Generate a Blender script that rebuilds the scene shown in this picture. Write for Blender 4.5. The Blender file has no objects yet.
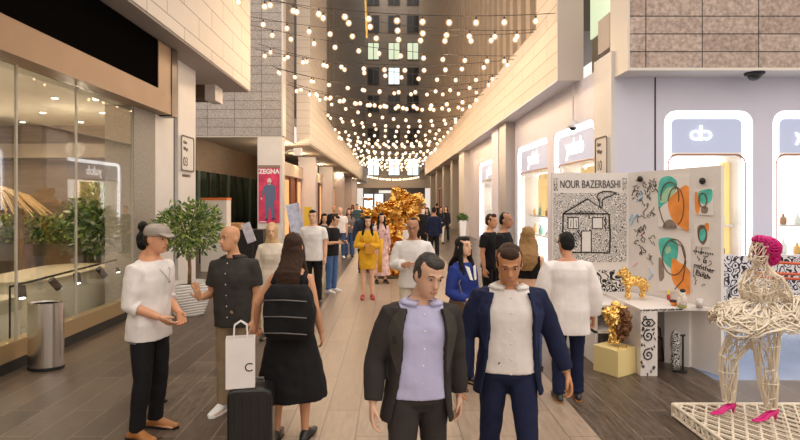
import bpy, math, random
from mathutils import Vector, Matrix, noise
V = Vector
PI = math.pi
sc = bpy.context.scene
COL = sc.collection
F, X0, Y0, CH = 533.0, 391.0, 199.5, 2.0          # focal length in pixels, vanishing point, eye height
cam = bpy.data.cameras.new('camera'); camo = bpy.data.objects.new('camera', cam); COL.objects.link(camo)
camo.location = (0, 0, CH); camo.rotation_euler = (PI/2, 0, 0)
cam.sensor_width = 36; cam.lens = F/800*36; cam.shift_x = (400-X0)/800; cam.shift_y = -(220-Y0)/800
cam.clip_end = 400
sc.camera = camo
sc.view_settings.view_transform = 'Standard'; sc.view_settings.look = 'None'
sc.view_settings.gamma = 1; sc.view_settings.exposure = 0.75; sc.view_settings.use_curve_mapping = False

def P(px, py, y): return V(((px-X0)/F*y, y, CH-(py-Y0)/F*y))
def onplane(px, py, A, B):
    d = V(((px-X0)/F, 1.0, -(py-Y0)/F))
    ax, ay = A; bx, by = B
    nx, ny = by-ay, -(bx-ax)
    t = (nx*ax+ny*ay)/(nx*d.x+ny*d.y)
    return V((d.x*t, d.y*t, CH+d.z*t))

# ---------------------------------------------------------------- materials
MATS = {}
def _mix(nt, a, b, fac):
    n = nt.nodes.new('ShaderNodeMix'); n.data_type = 'RGBA'
    for i, v in ((0, fac), (6, a), (7, b)):
        if hasattr(v, 'links') or isinstance(v, bpy.types.NodeSocket): nt.links.new(v, n.inputs[i])
        else: n.inputs[i].default_value = v
    return n.outputs[2]
def c4(c): return (c[0], c[1], c[2], 1.0)
def mat(name, col, rough=.6, metal=0, emit=0, ecol=None, var=0, vscale=8, bump=0, bscale=40, spec=.5, trans=0, sheen=0, stretch=None, nolamp=False, aniso=0):
    if name in MATS: return MATS[name]
    m = bpy.data.materials.new(name); MATS[name] = m
    m.use_nodes = True; nt = m.node_tree; b = nt.nodes['Principled BSDF']
    b.inputs['Base Color'].default_value = c4(col); b.inputs['Roughness'].default_value = rough
    b.inputs['Metallic'].default_value = metal; b.inputs['Specular IOR Level'].default_value = spec
    if trans: b.inputs['Transmission Weight'].default_value = trans
    if sheen: b.inputs['Sheen Weight'].default_value = sheen
    if aniso: b.inputs['Anisotropic'].default_value = aniso
    if emit:
        b.inputs['Emission Color'].default_value = c4(ecol or col); b.inputs['Emission Strength'].default_value = emit
        if nolamp: m.cycles.emission_sampling = 'NONE'
    if var or bump:
        tc = nt.nodes.new('ShaderNodeTexCoord'); mp = nt.nodes.new('ShaderNodeMapping'); nt.links.new(tc.outputs['Object'], mp.inputs[0])
        if stretch: mp.inputs['Scale'].default_value = stretch
    if var:
        n = nt.nodes.new('ShaderNodeTexNoise'); n.inputs['Scale'].default_value = vscale; n.inputs['Detail'].default_value = 5
        nt.links.new(mp.outputs[0], n.inputs['Vector'])
        r = nt.nodes.new('ShaderNodeMapRange'); r.inputs[1].default_value = .3; r.inputs[2].default_value = .7
        nt.links.new(n.outputs[0], r.inputs[0])
        nt.links.new(_mix(nt, c4([x*(1-var) for x in col]), c4([min(1, x*(1+var)) for x in col]), r.outputs[0]), b.inputs['Base Color'])
    if bump:
        n = nt.nodes.new('ShaderNodeTexNoise'); n.inputs['Scale'].default_value = bscale; n.inputs['Detail'].default_value = 4
        nt.links.new(mp.outputs[0], n.inputs['Vector'])
        bp = nt.nodes.new('ShaderNodeBump'); bp.inputs['Strength'].default_value = bump; bp.inputs['Distance'].default_value = .02
        nt.links.new(n.outputs[0], bp.inputs['Height']); nt.links.new(bp.outputs[0], b.inputs['Normal'])
    return m
def coord_uz(nt):
    tc = nt.nodes.new('ShaderNodeTexCoord'); s = nt.nodes.new('ShaderNodeSeparateXYZ'); nt.links.new(tc.outputs['Object'], s.inputs[0])
    a = nt.nodes.new('ShaderNodeMath'); nt.links.new(s.outputs[0], a.inputs[0]); nt.links.new(s.outputs[1], a.inputs[1])
    c = nt.nodes.new('ShaderNodeCombineXYZ'); nt.links.new(a.outputs[0], c.inputs[0]); nt.links.new(s.outputs[2], c.inputs[1])
    return tc, c
def stone(name, c1, c2, mortar, w=1.3, h=.36, rough=.6, speck=.25, sscale=30, gap=.012, offset=.5, off=(0, 0)):
    m = bpy.data.materials.new(name); m.use_nodes = True; nt = m.node_tree; b = nt.nodes['Principled BSDF']
    tc, c = coord_uz(nt)
    mp = nt.nodes.new('ShaderNodeMapping'); nt.links.new(c.outputs[0], mp.inputs[0]); mp.inputs['Location'].default_value = (off[0], off[1], 0)
    br = nt.nodes.new('ShaderNodeTexBrick'); nt.links.new(mp.outputs[0], br.inputs[0])
    br.inputs['Color1'].default_value = c4(c1); br.inputs['Color2'].default_value = c4(c2); br.inputs['Mortar'].default_value = c4(mortar)
    br.inputs['Scale'].default_value = 1; br.inputs['Brick Width'].default_value = w; br.inputs['Row Height'].default_value = h
    br.inputs['Mortar Size'].default_value = gap; br.inputs['Mortar Smooth'].default_value = .1; br.offset = offset
    n = nt.nodes.new('ShaderNodeTexNoise'); n.inputs['Scale'].default_value = sscale; n.inputs['Detail'].default_value = 6; n.inputs['Roughness'].default_value = .7
    nt.links.new(tc.outputs['Object'], n.inputs['Vector'])
    r = nt.nodes.new('ShaderNodeMapRange'); nt.links.new(n.outputs[0], r.inputs[0]); r.inputs[1].default_value = .35; r.inputs[2].default_value = .65
    r.inputs[3].default_value = 1-speck; r.inputs[4].default_value = 1+speck*.6
    mm = nt.nodes.new('ShaderNodeVectorMath'); mm.operation = 'SCALE'; nt.links.new(br.outputs[0], mm.inputs[0]); nt.links.new(r.outputs[0], mm.inputs['Scale'])
    nt.links.new(mm.outputs[0], b.inputs['Base Color']); b.inputs['Roughness'].default_value = rough
    bp = nt.nodes.new('ShaderNodeBump'); bp.inputs['Strength'].default_value = .5; bp.inputs['Distance'].default_value = .01
    nt.links.new(br.outputs['Fac'], bp.inputs['Height']); bp.invert = True; nt.links.new(bp.outputs[0], b.inputs['Normal'])
    return m
def doodle(name, scale, paper, ink, th=.5, freq=9, rings=True, rough=.6):
    """ink scribbles: contour bands of a distorted cell pattern"""
    m = bpy.data.materials.new(name); m.use_nodes = True; nt = m.node_tree; b = nt.nodes['Principled BSDF']
    tc = nt.nodes.new('ShaderNodeTexCoord')
    n = nt.nodes.new('ShaderNodeTexNoise'); n.inputs['Scale'].default_value = scale*.8; n.inputs['Detail'].default_value = 1
    nt.links.new(tc.outputs['Object'], n.inputs['Vector'])
    mx = nt.nodes.new('ShaderNodeVectorMath'); mx.operation = 'MULTIPLY_ADD'; mx.inputs[1].default_value = (.5/scale*2,)*3
    nt.links.new(n.outputs['Color'], mx.inputs[0]); nt.links.new(tc.outputs['Object'], mx.inputs[2])
    v = nt.nodes.new('ShaderNodeTexVoronoi'); v.inputs['Scale'].default_value = scale; nt.links.new(mx.outputs[0], v.inputs['Vector'])
    a = nt.nodes.new('ShaderNodeMath'); a.operation = 'MULTIPLY_ADD'; a.inputs[1].default_value = freq*.35
    nt.links.new(v.outputs['Distance'], a.inputs[0])
    n2 = nt.nodes.new('ShaderNodeMath'); n2.operation = 'MULTIPLY'; n2.inputs[1].default_value = freq*.6; nt.links.new(n.outputs[0], n2.inputs[0]); nt.links.new(n2.outputs[0], a.inputs[2])
    f = nt.nodes.new('ShaderNodeMath'); f.operation = 'FRACT'; nt.links.new(a.outputs[0], f.inputs[0])
    g = nt.nodes.new('ShaderNodeMath'); g.operation = 'LESS_THAN'; g.inputs[1].default_value = th; nt.links.new(f.outputs[0], g.inputs[0])
    nt.links.new(_mix(nt, c4(paper), c4(ink), g.outputs[0]), b.inputs['Base Color']); b.inputs['Roughness'].default_value = rough
    return m
def glassmat(name, tint=(.9, .95, .95), refl=.16, rough=0.0):
    m = bpy.data.materials.new(name); m.use_nodes = True; nt = m.node_tree; nt.nodes.remove(nt.nodes['Principled BSDF'])
    t = nt.nodes.new('ShaderNodeBsdfTransparent'); t.inputs[0].default_value = c4(tint)
    g = nt.nodes.new('ShaderNodeBsdfGlossy'); g.inputs['Roughness'].default_value = rough
    x = nt.nodes.new('ShaderNodeMixShader'); lw = nt.nodes.new('ShaderNodeLayerWeight'); pw = nt.nodes.new('ShaderNodeMath'); pw.operation = 'POWER'; pw.inputs[1].default_value = 4; nt.links.new(lw.outputs['Facing'], pw.inputs[0])
    fr = nt.nodes.new('ShaderNodeMath'); fr.operation = 'MULTIPLY_ADD'; fr.inputs[1].default_value = .9; fr.inputs[2].default_value = .045; nt.links.new(pw.outputs[0], fr.inputs[0])
    a = nt.nodes.new('ShaderNodeMath'); a.operation = 'MULTIPLY'; a.inputs[1].default_value = refl; a.use_clamp = True; nt.links.new(fr.outputs[0], a.inputs[0])
    nt.links.new(a.outputs[0], x.inputs[0]); nt.links.new(t.outputs[0], x.inputs[1]); nt.links.new(g.outputs[0], x.inputs[2])
    nt.links.new(x.outputs[0], nt.nodes['Material Output'].inputs[0])
    return m

# ---------------------------------------------------------------- mesh builder
TMP = bpy.data.scenes.new('workbench')
def evaluate(o):
    TMP.collection.objects.link(o)
    with bpy.context.temp_override(scene=TMP, view_layer=TMP.view_layers[0]):
        dg = bpy.context.evaluated_depsgraph_get(); dg.update()
        me = bpy.data.meshes.new_from_object(o.evaluated_get(dg), depsgraph=dg)
    TMP.collection.objects.unlink(o); bpy.data.objects.remove(o)
    return me
class MB:
    def __init__(s): s.v = []; s.f = []; s.m = []
    def add(s, v, f, mi=0):
        b = len(s.v); s.v += [tuple(p) for p in v]; s.f += [tuple(b+i for i in q) for q in f]; s.m += [mi]*len(f); return s
    def box(s, x0, x1, y0, y1, z0, z1, mi=0, M=None):
        v = [V((x, y, z)) for z in (z0, z1) for x, y in ((x0, y0), (x1, y0), (x1, y1), (x0, y1))]
        if M: v = [M @ p for p in v]
        return s.add(v, [(3, 2, 1, 0), (4, 5, 6, 7), (0, 1, 5, 4), (1, 2, 6, 5), (2, 3, 7, 6), (3, 0, 4, 7)], mi)
    def loft(s, rings, mi=0, closed=True, cap=True):
        n = len(rings[0]); v = [p for r in rings for p in r]; f = []
        for i in range(len(rings)-1):
            for j in range(n if closed else n-1):
                k = (j+1) % n; f.append((i*n+j, i*n+k, (i+1)*n+k, (i+1)*n+j))
        if cap: f.append(tuple(range(n-1, -1, -1))); f.append(tuple((len(rings)-1)*n+j for j in range(n)))
        return s.add(v, f, mi)
    def tube(s, pts, rad, n=10, side=None, mi=0, round_ends=False):
        pts = [V(p) for p in pts]
        if not isinstance(rad, (list, tuple)): rad = [rad]*len(pts)
        if round_ends:
            d0 = (pts[0]-pts[1]).normalized(); d1 = (pts[-1]-pts[-2]).normalized()
            r0 = rad[0] if not isinstance(rad[0], tuple) else min(rad[0]); r1 = rad[-1] if not isinstance(rad[-1], tuple) else min(rad[-1])
            sc_ = lambda r, k: (r[0]*k, r[1]*k) if isinstance(r, tuple) else r*k
            pts = [pts[0]+d0*r0*.9, pts[0]+d0*r0*.6]+pts+[pts[-1]+d1*r1*.6, pts[-1]+d1*r1*.9]
            rad = [sc_(rad[0], .35), sc_(rad[0], .8)]+list(rad)+[sc_(rad[-1], .8), sc_(rad[-1], .35)]
        rings = []; ref = V(side) if side else None
        for i, p in enumerate(pts):
            t = (pts[min(i+1, len(pts)-1)]-pts[max(i-1, 0)])
            if t.length < 1e-9: t = V((0, 0, 1))
            t.normalize()
            if ref is None: ref = V((1, 0, 0)) if abs(t.x) < .9 else V((0, 1, 0))
            x = ref-t*t.dot(ref)
            if x.length < 1e-4: x = t.orthogonal()
            x.normalize(); y = t.cross(x)
            if side is None: ref = x
            r = rad[i]; rx, ry = r if isinstance(r, tuple) else (r, r)
            rings.append([p+x*(rx*math.cos(a*2*PI/n))+y*(ry*math.sin(a*2*PI/n)) for a in range(n)])
        return s.loft(rings, mi)
    def ball(s, c, r, nu=14, nv=9, M=None, mi=0):
        c = V(c); r = r if isinstance(r, (tuple, list)) else (r, r, r); rings = []
        for i in range(nv+1):
            a = -PI/2+PI*i/nv; a = max(-PI/2+.12, min(PI/2-.12, a))
            rings.append([V((r[0]*math.cos(a)*math.cos(2*PI*j/nu), r[1]*math.cos(a)*math.sin(2*PI*j/nu), r[2]*math.sin(a))) for j in range(nu)])
        if M: rings = [[M @ p for p in q] for q in rings]
        return s.loft([[p+c for p in q] for q in rings], mi)
    def lathe(s, prof, n=24, c=(0, 0, 0), sx=1, sy=1, mi=0):
        return s.loft([[V((c[0]+r*sx*math.cos(2*PI*j/n), c[1]+r*sy*math.sin(2*PI*j/n), c[2]+z)) for j in range(n)] for r, z in prof], mi)
    def plate(s, pts, nvec, d, mi=0):
        """polygon extruded along nvec by d"""
        n = len(pts); nv = V(nvec)*d; a = [V(p) for p in pts]; b = [p+nv for p in a]
        return s.add(a+b, [tuple(range(n-1, -1, -1)), tuple(range(n, 2*n))]+[(i, (i+1) % n, n+(i+1) % n, n+i) for i in range(n)], mi)
    def ringplate(s, outer, inner, nvec, d, mi=0):
        n = len(outer); nv = V(nvec)*d
        v = [V(p) for p in outer]+[V(p) for p in inner]; v += [p+nv for p in v]; f = []
        for i in range(n):
            k = (i+1) % n
            f += [(i, k, n+k, n+i), (2*n+k, 2*n+i, 3*n+i, 3*n+k), (k, i, 2*n+i, 2*n+k), (n+i, n+k, 3*n+k, 3*n+i)]
        return s.add(v, f, mi)
    def scaled(s, k):
        s.v = [(a*k, b*k, c*k) for a, b, c in s.v]; return s
    def moved(s, M):
        s.v = [tuple(M @ V(p)) for p in s.v]; return s
    def mesh(s, name='m', smooth=False):
        me = bpy.data.meshes.new(name); me.from_pydata(s.v, [], s.f); me.update()
        if any(s.m): me.polygons.foreach_set('material_index', s.m)
        if smooth: me.polygons.foreach_set('use_smooth', [True]*len(me.polygons))
        return me
    def build(s, name, m, parent=None, smooth=False, bevel=0, fix=True):
        me = s.mesh(name, smooth)
        if fix:
            import bmesh
            bm = bmesh.new(); bm.from_mesh(me); bmesh.ops.recalc_face_normals(bm, faces=bm.faces); bm.to_mesh(me); bm.free()
        o = link(name, me, m, parent)
        if bevel:
            b = o.modifiers.new('b', 'BEVEL'); b.width = bevel; b.segments = 2; b.limit_method = 'ANGLE'
        return o
    def remesh(s, vox, smooth=3, decimate=None, wire=None):
        o = bpy.data.objects.new('t', s.mesh())
        r = o.modifiers.new('r', 'REMESH'); r.mode = 'VOXEL'; r.voxel_size = vox
        if smooth:
            k = o.modifiers.new('s', 'SMOOTH'); k.factor = .5; k.iterations = smooth
        if decimate:
            k = o.modifiers.new('d', 'DECIMATE'); k.ratio = decimate
        if wire:
            k = o.modifiers.new('w', 'WIREFRAME'); k.thickness = wire; k.use_replace = True; k.use_even_offset = False
        me = evaluate(o)
        me.polygons.foreach_set('use_smooth', [True]*len(me.polygons))
        return me
def link(name, me, m=None, parent=None):
    o = bpy.data.objects.new(name, me); COL.objects.link(o)
    if m is not None and not me.materials:
        for k in (m if isinstance(m, (list, tuple)) else [m]): me.materials.append(k)
    if parent: o.parent = parent
    return o
def offset_verts(me, fn):
    me.update(); n = len(me.vertices); co = [0.0]*(3*n); no = [0.0]*(3*n)
    me.vertices.foreach_get('co', co); me.vertex_normals.foreach_get('vector', no)
    for i in range(0, 3*n, 3):
        d = fn(V(co[i:i+3]), V(no[i:i+3])); co[i] += d.x; co[i+1] += d.y; co[i+2] += d.z
    me.vertices.foreach_set('co', co); me.update(); return me
def wrinkle(me, amp, scale, seed=0):
    off = V((seed*7.3, seed*3.1, seed*5.7))
    return offset_verts(me, lambda c, n: n*(noise.noise(V((c.x*scale, c.y*scale, c.z*scale*.8))+off)*amp + noise.noise(c*scale*2.3+off)*amp*.4))
def tag(o, label, cat, group=None):
    o['label'] = label; o['category'] = cat
    if group: o['group'] = group
    return o
def thing(name, label, cat, loc=(0, 0, 0), rz=0, group=None):
    o = bpy.data.objects.new(name, None); COL.objects.link(o); o.location = loc; o.rotation_euler = (0, 0, rz); o.empty_display_size = .2
    return tag(o, label, cat, group)
def struct(o, label=None, cat=None):
    o['kind'] = 'structure'
    if label: o['label'] = label
    if cat: o['category'] = cat
    return o
def sbox(name, m, *b, parent=None, label=None, cat=None, bevel=0):
    o = MB().box(*b).build(name, m, parent, bevel=bevel)
    return struct(o, label, cat) if parent is None else o
def rrect(w, h, r, n=6, cx=0, cz=0):
    """rounded rectangle outline (u, z)"""
    o = []
    for qx, qz, a0 in ((1, 1, 0), (-1, 1, PI/2), (-1, -1, PI), (1, -1, 1.5*PI)):
        for i in range(n+1):
            a = a0+PI/2*i/n; o.append((cx+qx*(w/2-r)+r*math.cos(a), cz+qz*(h/2-r)+r*math.sin(a)))
    return o
def text_mesh(t, size, ext=.004, align='CENTER', bold=0):
    c = bpy.data.curves.new('t', 'FONT'); c.body = t; c.size = size; c.extrude = ext; c.align_x = align; c.align_y = 'CENTER'; c.offset = bold
    return evaluate(bpy.data.objects.new('t', c))
def frame(origin, u, n):
    """matrix taking (u, z-up, outward normal) text axes to the world"""
    u = V(u).normalized(); z = V((0, 0, 1)); n = V(n).normalized()
    return Matrix(((u.x, z.x, n.x, origin[0]), (u.y, z.y, n.y, origin[1]), (u.z, z.z, n.z, origin[2]), (0, 0, 0, 1)))
def text(name, t, size, m, M, parent=None, ext=.004, align='CENTER', sx=1, bold=0):
    me = text_mesh(t, size, ext, align, bold); me.transform(M @ Matrix.Diagonal((sx, 1, 1, 1))); o = link(name, None or me, m, parent)
    me.materials.clear(); me.materials.append(m); return o
# ================================================================ materials of the place
travertine = stone('travertine', (.65, .57, .49), (.71, .63, .55), (.27, .21, .16), w=1.5, h=.43, speck=.14, sscale=40, gap=.009)
tan_tile = stone('tan_tile', (.70, .585, .475), (.74, .625, .52), (.34, .25, .17), w=2.4, h=.36, speck=.10, sscale=25, gap=.009)
white_tile = stone('white_tile', (.70, .64, .58), (.74, .68, .62), (.42, .36, .31), w=2.2, h=.36, speck=.08, sscale=25, gap=.009)
grey_stone = stone('grey_stone', (.40, .36, .34), (.46, .42, .39), (.14, .12, .11), w=1.1, h=.36, speck=.60, sscale=38, gap=.011, offset=0, off=(0, .08))
brown_stone = stone('brown_stone', (.42, .31, .255), (.52, .40, .335), (.05, .035, .028), w=1.04, h=.327, speck=.42, sscale=13, gap=.010, offset=0, off=(.03, .178))
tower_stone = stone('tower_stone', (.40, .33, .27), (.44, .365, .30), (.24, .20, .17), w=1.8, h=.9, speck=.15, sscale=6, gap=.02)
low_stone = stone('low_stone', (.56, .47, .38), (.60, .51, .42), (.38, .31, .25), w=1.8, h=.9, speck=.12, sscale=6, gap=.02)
pillar_stone = mat('pillar_stone', (.36, .32, .27), .8, var=.16, vscale=25, bump=.3)
soffit = mat('soffit', (.40, .35, .31), .8, var=.05)
soffit_white = mat('soffit_white', (.70, .70, .74), .6)
pale_metal = mat('pale_metal', (.74, .70, .66), .45, var=.04, vscale=2)
lilac_metal = mat('lilac_metal', (.70, .68, .78), .4, var=.03, vscale=1.5)
grey_metal = mat('grey_metal', (.42, .41, .41), .5)
dark = mat('dark', (.02, .018, .016), .4)
black = mat('black', (.008, .008, .008), .5)
frame_white = mat('frame_white', (.75, .72, .70), .4)
bronze = mat('bronze', (.55, .36, .21), .26, metal=1, var=.08, vscale=3, stretch=(6, 1, 6))
bronze_dark = mat('bronze_dark', (.07, .05, .04), .3, metal=.6)
gold_trim = mat('gold_trim', (.55, .40, .22), .35, metal=.7)
wood_dark = mat('wood_dark', (.12, .075, .045), .5, var=.35, vscale=6, stretch=(1, .15, 6))
wood_red = mat('wood_red', (.36, .12, .05), .45, var=.4, vscale=5, stretch=(6, 6, .4))
sign_band = mat('sign_band', (.66, .52, .40), .5, emit=.08, ecol=(1, .75, .5), var=.12, vscale=6)
glow_white = mat('glow_white', (.9, .9, .95), .4, emit=1.9, ecol=(.95, .96, 1.0))
glow_panel = mat('glow_panel', (.42, .46, .60), .4, emit=.16, ecol=(.70, .76, 1.0))
glow_letter = mat('glow_letter', (1, 1, 1), .4, emit=1.0, ecol=(1, 1, 1))
glow_inside = mat('glow_inside', (.93, .91, .88), .5, emit=1.3, ecol=(1, .96, .92))
glow_gold = mat('glow_gold', (.80, .55, .20), .4, emit=.35, ecol=(1, .70, .28))
glow_win = mat('glow_win', (.5, .6, .42), .4, emit=.42, ecol=(.85, .95, .68))
glow_cool = mat('glow_cool', (.7, .8, .8), .4, emit=.8, ecol=(.80, .95, .95))
win_dark = mat('win_dark', (.03, .028, .026), .15)
fin_tan = mat('fin_tan', (.52, .40, .29), .55, var=.06)
fin_grey = mat('fin_grey', (.30, .27, .245), .5, var=.06)
glass_grey = mat('glass_grey', (.16, .155, .15), .25)
glass = glassmat('shop_glass', (.90, .92, .89), 1.25)
glass_side = glassmat('side_glass', (.55, .62, .58), 1.2)
ink = mat('ink', (.015, .013, .012), .6)
char = mat('character_brown', (.10, .07, .05), .5)

def lamp(kind, name, loc, energy, col, size=.2, rot=None, **k):
    l = bpy.data.lights.new(name, kind); l.energy = energy; l.color = col
    if kind == 'AREA':
        l.shape = 'RECTANGLE'; l.size = size; l.size_y = k.get('sy', size)
    elif kind == 'SPOT': l.spot_size = k.get('ang', 1.2); l.spot_blend = .6; l.shadow_soft_size = size
    else: l.shadow_soft_size = size
    o = bpy.data.objects.new(name, l); COL.objects.link(o); o.location = loc
    if rot: o.rotation_euler = rot
    return o
# ---------------------------------------------------------------- floor: long stone planks running down the arcade
def floor_mat(name, c1, c2, seam, rmin, rmax, lo=.28, hi=1.8):
    m = bpy.data.materials.new(name); m.use_nodes = True; nt = m.node_tree; b = nt.nodes['Principled BSDF']
    tc = nt.nodes.new('ShaderNodeTexCoord'); mp = nt.nodes.new('ShaderNodeMapping'); mp.inputs['Rotation'].default_value = (0, 0, PI/2)
    nt.links.new(tc.outputs['Object'], mp.inputs[0])
    br = nt.nodes.new('ShaderNodeTexBrick'); nt.links.new(mp.outputs[0], br.inputs[0]); br.offset = .37; br.offset_frequency = 2
    for k, v in (('Color1', c4(c1)), ('Color2', c4(c2)), ('Mortar', c4(seam)), ('Scale', 1), ('Brick Width', 1.5), ('Row Height', .30), ('Mortar Size', .006), ('Mortar Smooth', .2), ('Bias', 0)):
        br.inputs[k].default_value = v
    mp2 = nt.nodes.new('ShaderNodeMapping'); mp2.inputs['Scale'].default_value = (9, 1.1, 1); nt.links.new(tc.outputs['Object'], mp2.inputs[0])
    n = nt.nodes.new('ShaderNodeTexNoise'); n.inputs['Scale'].default_value = 3; n.inputs['Detail'].default_value = 8; n.inputs['Roughness'].default_value = .72
    nt.links.new(mp2.outputs[0], n.inputs['Vector'])
    r = nt.nodes.new('ShaderNodeMapRange'); nt.links.new(n.outputs[0], r.inputs[0])
    for i, v in ((1, .3), (2, .72), (3, lo), (4, hi)): r.inputs[i].default_value = v
    mm = nt.nodes.new('ShaderNodeVectorMath'); mm.operation = 'SCALE'; nt.links.new(br.outputs[0], mm.inputs[0]); nt.links.new(r.outputs[0], mm.inputs['Scale'])
    nt.links.new(mm.outputs[0], b.inputs['Base Color'])
    r2 = nt.nodes.new('ShaderNodeMapRange'); nt.links.new(n.outputs[0], r2.inputs[0])
    for i, v in ((1, .3), (2, .7), (3, rmin), (4, rmax)): r2.inputs[i].default_value = v
    nt.links.new(r2.outputs[0], b.inputs['Roughness'])
    ad = nt.nodes.new('ShaderNodeMath'); ad.operation = 'SUBTRACT'; nt.links.new(n.outputs[0], ad.inputs[0]); nt.links.new(br.outputs['Fac'], ad.inputs[1])
    bp = nt.nodes.new('ShaderNodeBump'); bp.inputs['Strength'].default_value = .35; bp.inputs['Distance'].default_value = .006
    nt.links.new(ad.outputs[0], bp.inputs['Height']); nt.links.new(bp.outputs[0], b.inputs['Normal'])
    return m
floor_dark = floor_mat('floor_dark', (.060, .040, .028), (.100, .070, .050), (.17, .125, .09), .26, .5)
floor_sheen = floor_mat('floor_sheen', (.32, .235, .17), (.37, .275, .20), (.20, .145, .105), .28, .5, .72, 1.25)  # paler middle planks carry the sheen of the lights in their colour
floor_blue_reflection = mat('floor_blue_reflection', (.17, .25, .42), .2, var=.10, vscale=2)  # blue reflection of the lit shop put into the floor colour
FL = MB()
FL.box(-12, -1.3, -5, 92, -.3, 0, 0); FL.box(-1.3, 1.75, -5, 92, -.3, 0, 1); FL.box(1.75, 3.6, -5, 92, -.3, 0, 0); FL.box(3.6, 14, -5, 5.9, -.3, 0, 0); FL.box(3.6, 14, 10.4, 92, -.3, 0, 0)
o = FL.build('floor', [floor_dark, floor_sheen]); struct(o)
o = MB().box(3.6, 14, 5.9, 10.4, -.3, 0).build('floor_right_reflection', floor_blue_reflection); struct(o)

# ---------------------------------------------------------------- left: near shop
XL = -4.4
sbox('baseboard_left', dark, -4.55, XL, -1, 9.13, 0, .13)
w = MB().box(-4.55, XL-.002, -1, 9.13, .13, .34).build('window_1', gold_trim); struct(w)
for y0, y1 in ((-1, .6), (.6, 1.5), (1.5, 2.7), (2.7, 3.9), (3.9, 5.1), (5.1, 6.3), (6.3, 7.5), (7.5, 9.13)):
    MB().box(-4.44, -4.425, y0+.006, y1-.006, .34, 3.59).build('pane', glass, w)
    MB().box(-4.445, -4.42, y1-.012, y1+.012, .34, 3.59).build('glazing_joint', mat('seam', (.45, .40, .33), .3), w)
sbox('wall_left_shop_end', pillar_stone, -4.9, XL, 9.13, 9.95, 0, 4.9)
sbox('wall_left', pale_metal, -4.9, XL, 9.95, 10.78, 0, 4.9)
sbox('trim_1', mat('groove', (.20, .18, .17), .5), -4.9, XL-.07, 10.78, 11.02, 0, 4.9)
sbox('column_left', pale_metal, -5.2, XL, 11.02, 12.0, 0, 4.9)
sbox('trim_2', mat('fascia_dark_reflection', (.004, .0035, .003), .7, spec=0), -4.5, -4.18, -1, 10.05, 3.98, 4.86)      # bronze fascia: its dark and tan reflections put in as colours
sbox('trim_8', mat('fascia_tan_reflection', (.30, .20, .13), .45, metal=.35, var=.06, vscale=2), -4.5, -4.16, -1, 10.1, 3.60, 3.99)
sbox('trim_9', MATS['fascia_tan_reflection'], -4.5, -4.165, 9.55, 10.1, 3.99, 4.86)  # tan reflection at the fascia end, put in as colour
sbox('trim_3', bronze_dark, -4.5, -4.15, 10.1, 10.36, 3.58, 4.87)
# shop interior
shop_floor = mat('shop_floor', (.26, .245, .235), .25)
sbox('floor_shop', shop_floor, -10, -4.55, -1, 11.9, 0, .13)
sbox('wall_shop_rear', mat('shop_wall', (.24, .18, .13), .6, var=.2, vscale=3), -10.2, -10, -1, 11.9, 0, 4.9)
sbox('wall_shop_end', mat('shop_end', (.20, .14, .10), .55, var=.25, vscale=4, stretch=(.3, 1, 5)), -10, -4.9, 11.7, 11.9, 0, 4.9)
sbox('ceiling_shop', mat('shop_ceiling', (.72, .66, .56), .7), -10, -4.5, -1, 11.9, 3.62, 3.8)
sbox('trim_shop_ledge', mat('shop_ledge', (.45, .36, .27), .5), -10, -4.95, 11.45, 11.7, 2.9, 3.2)
for x in (-5.3, -6.4, -7.6):
    for y in (4.2, 5.6, 7.0, 8.4, 9.8, 11.0):
        t = thing('reflection_disc', 'one of the small glowing discs added as bulb reflections in the left shop ceiling', 'reflection disc', (x, y, 3.62), group='downlights in the left shop ceiling')  # glowing discs added for the bulb reflections in the shop glass
        MB().lathe([(.07, 0), (.07, -.02), (.05, -.025)], n=16).build('ring', frame_white, t); MB().lathe([(.048, -.024), (.045, -.03)], n=16).build('lens', mat('disc_glow', (1, .9, .75), .4, emit=9, ecol=(1, .85, .62), nolamp=True), t)
for x in (-5.6, -7.4):
    for y in (6, 9.5): lamp('POINT', 'shop_fill_lamp', (x, y, 2.9), 15, (1, .84, .66), .15)  # added lamps that brighten the shop ceiling
# slab above
sbox('slab_left', travertine, -9, -3.8, -4, 14.4, 4.93, 9.5)
sbox('ceiling_left', soffit, -9, -3.82, -4, 14.38, 4.89, 4.93)
sbox('beam_left', wood_dark, -6.2, -4.68, 13.4, 14.0, 4.55, 4.89)
sbox('beam_left_end', pale_metal, -4.68, -4.42, 13.4, 14.0, 4.50, 4.89)

# plaques
def plaque(name, label, M, w, h, l1, l2, num, m, foot=None):
    t = thing(name, label, 'sign', M.translation)
    T = Matrix.Translation(-V(M.translation)) @ M
    MB().plate([T @ V((u, z, 0)) for u, z in rrect(w, h, .07)], M.to_3x3() @ V((0, 0, 1)), .03).build('plate', m, t)
    MB().ringplate([T @ V((u, z, .03)) for u, z in rrect(w, h, .07)], [T @ V((u, z, .03)) for u, z in rrect(w-.06, h-.06, .05)], M.to_3x3() @ V((0, 0, 1)), .012).build('border', char, t)
    text('lettering', l1, h*.13, char, T @ Matrix.Translation((-w*.34, h*.31, .032)), t, align='LEFT', bold=.004)
    text('lettering', l2, h*.13, char, T @ Matrix.Translation((-w*.34, h*.13, .032)), t, align='LEFT', bold=.004)
    text('number', num, h*.36, char, T @ Matrix.Translation((-w*.36, -h*.24, .032)), t, align='LEFT', sx=.95)
    if foot: text('caption', foot, h*.10, char, T @ Matrix.Translation((0, -h*.62, .002)), t, bold=.003)
    return t
# left plaque faces the walkway (+X): reading direction runs away from the camera
plaque('wall_plaque', 'rounded outlined plaque with the number 03 on the pale column', frame((XL, 11.46, 2+(199.5-154)/F*11.46), (0, 1, 0), (1, 0, 0)), .72, .76, 'Gate', 'Village', '03', pale_metal, 'ENTRANCE 7')

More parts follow.
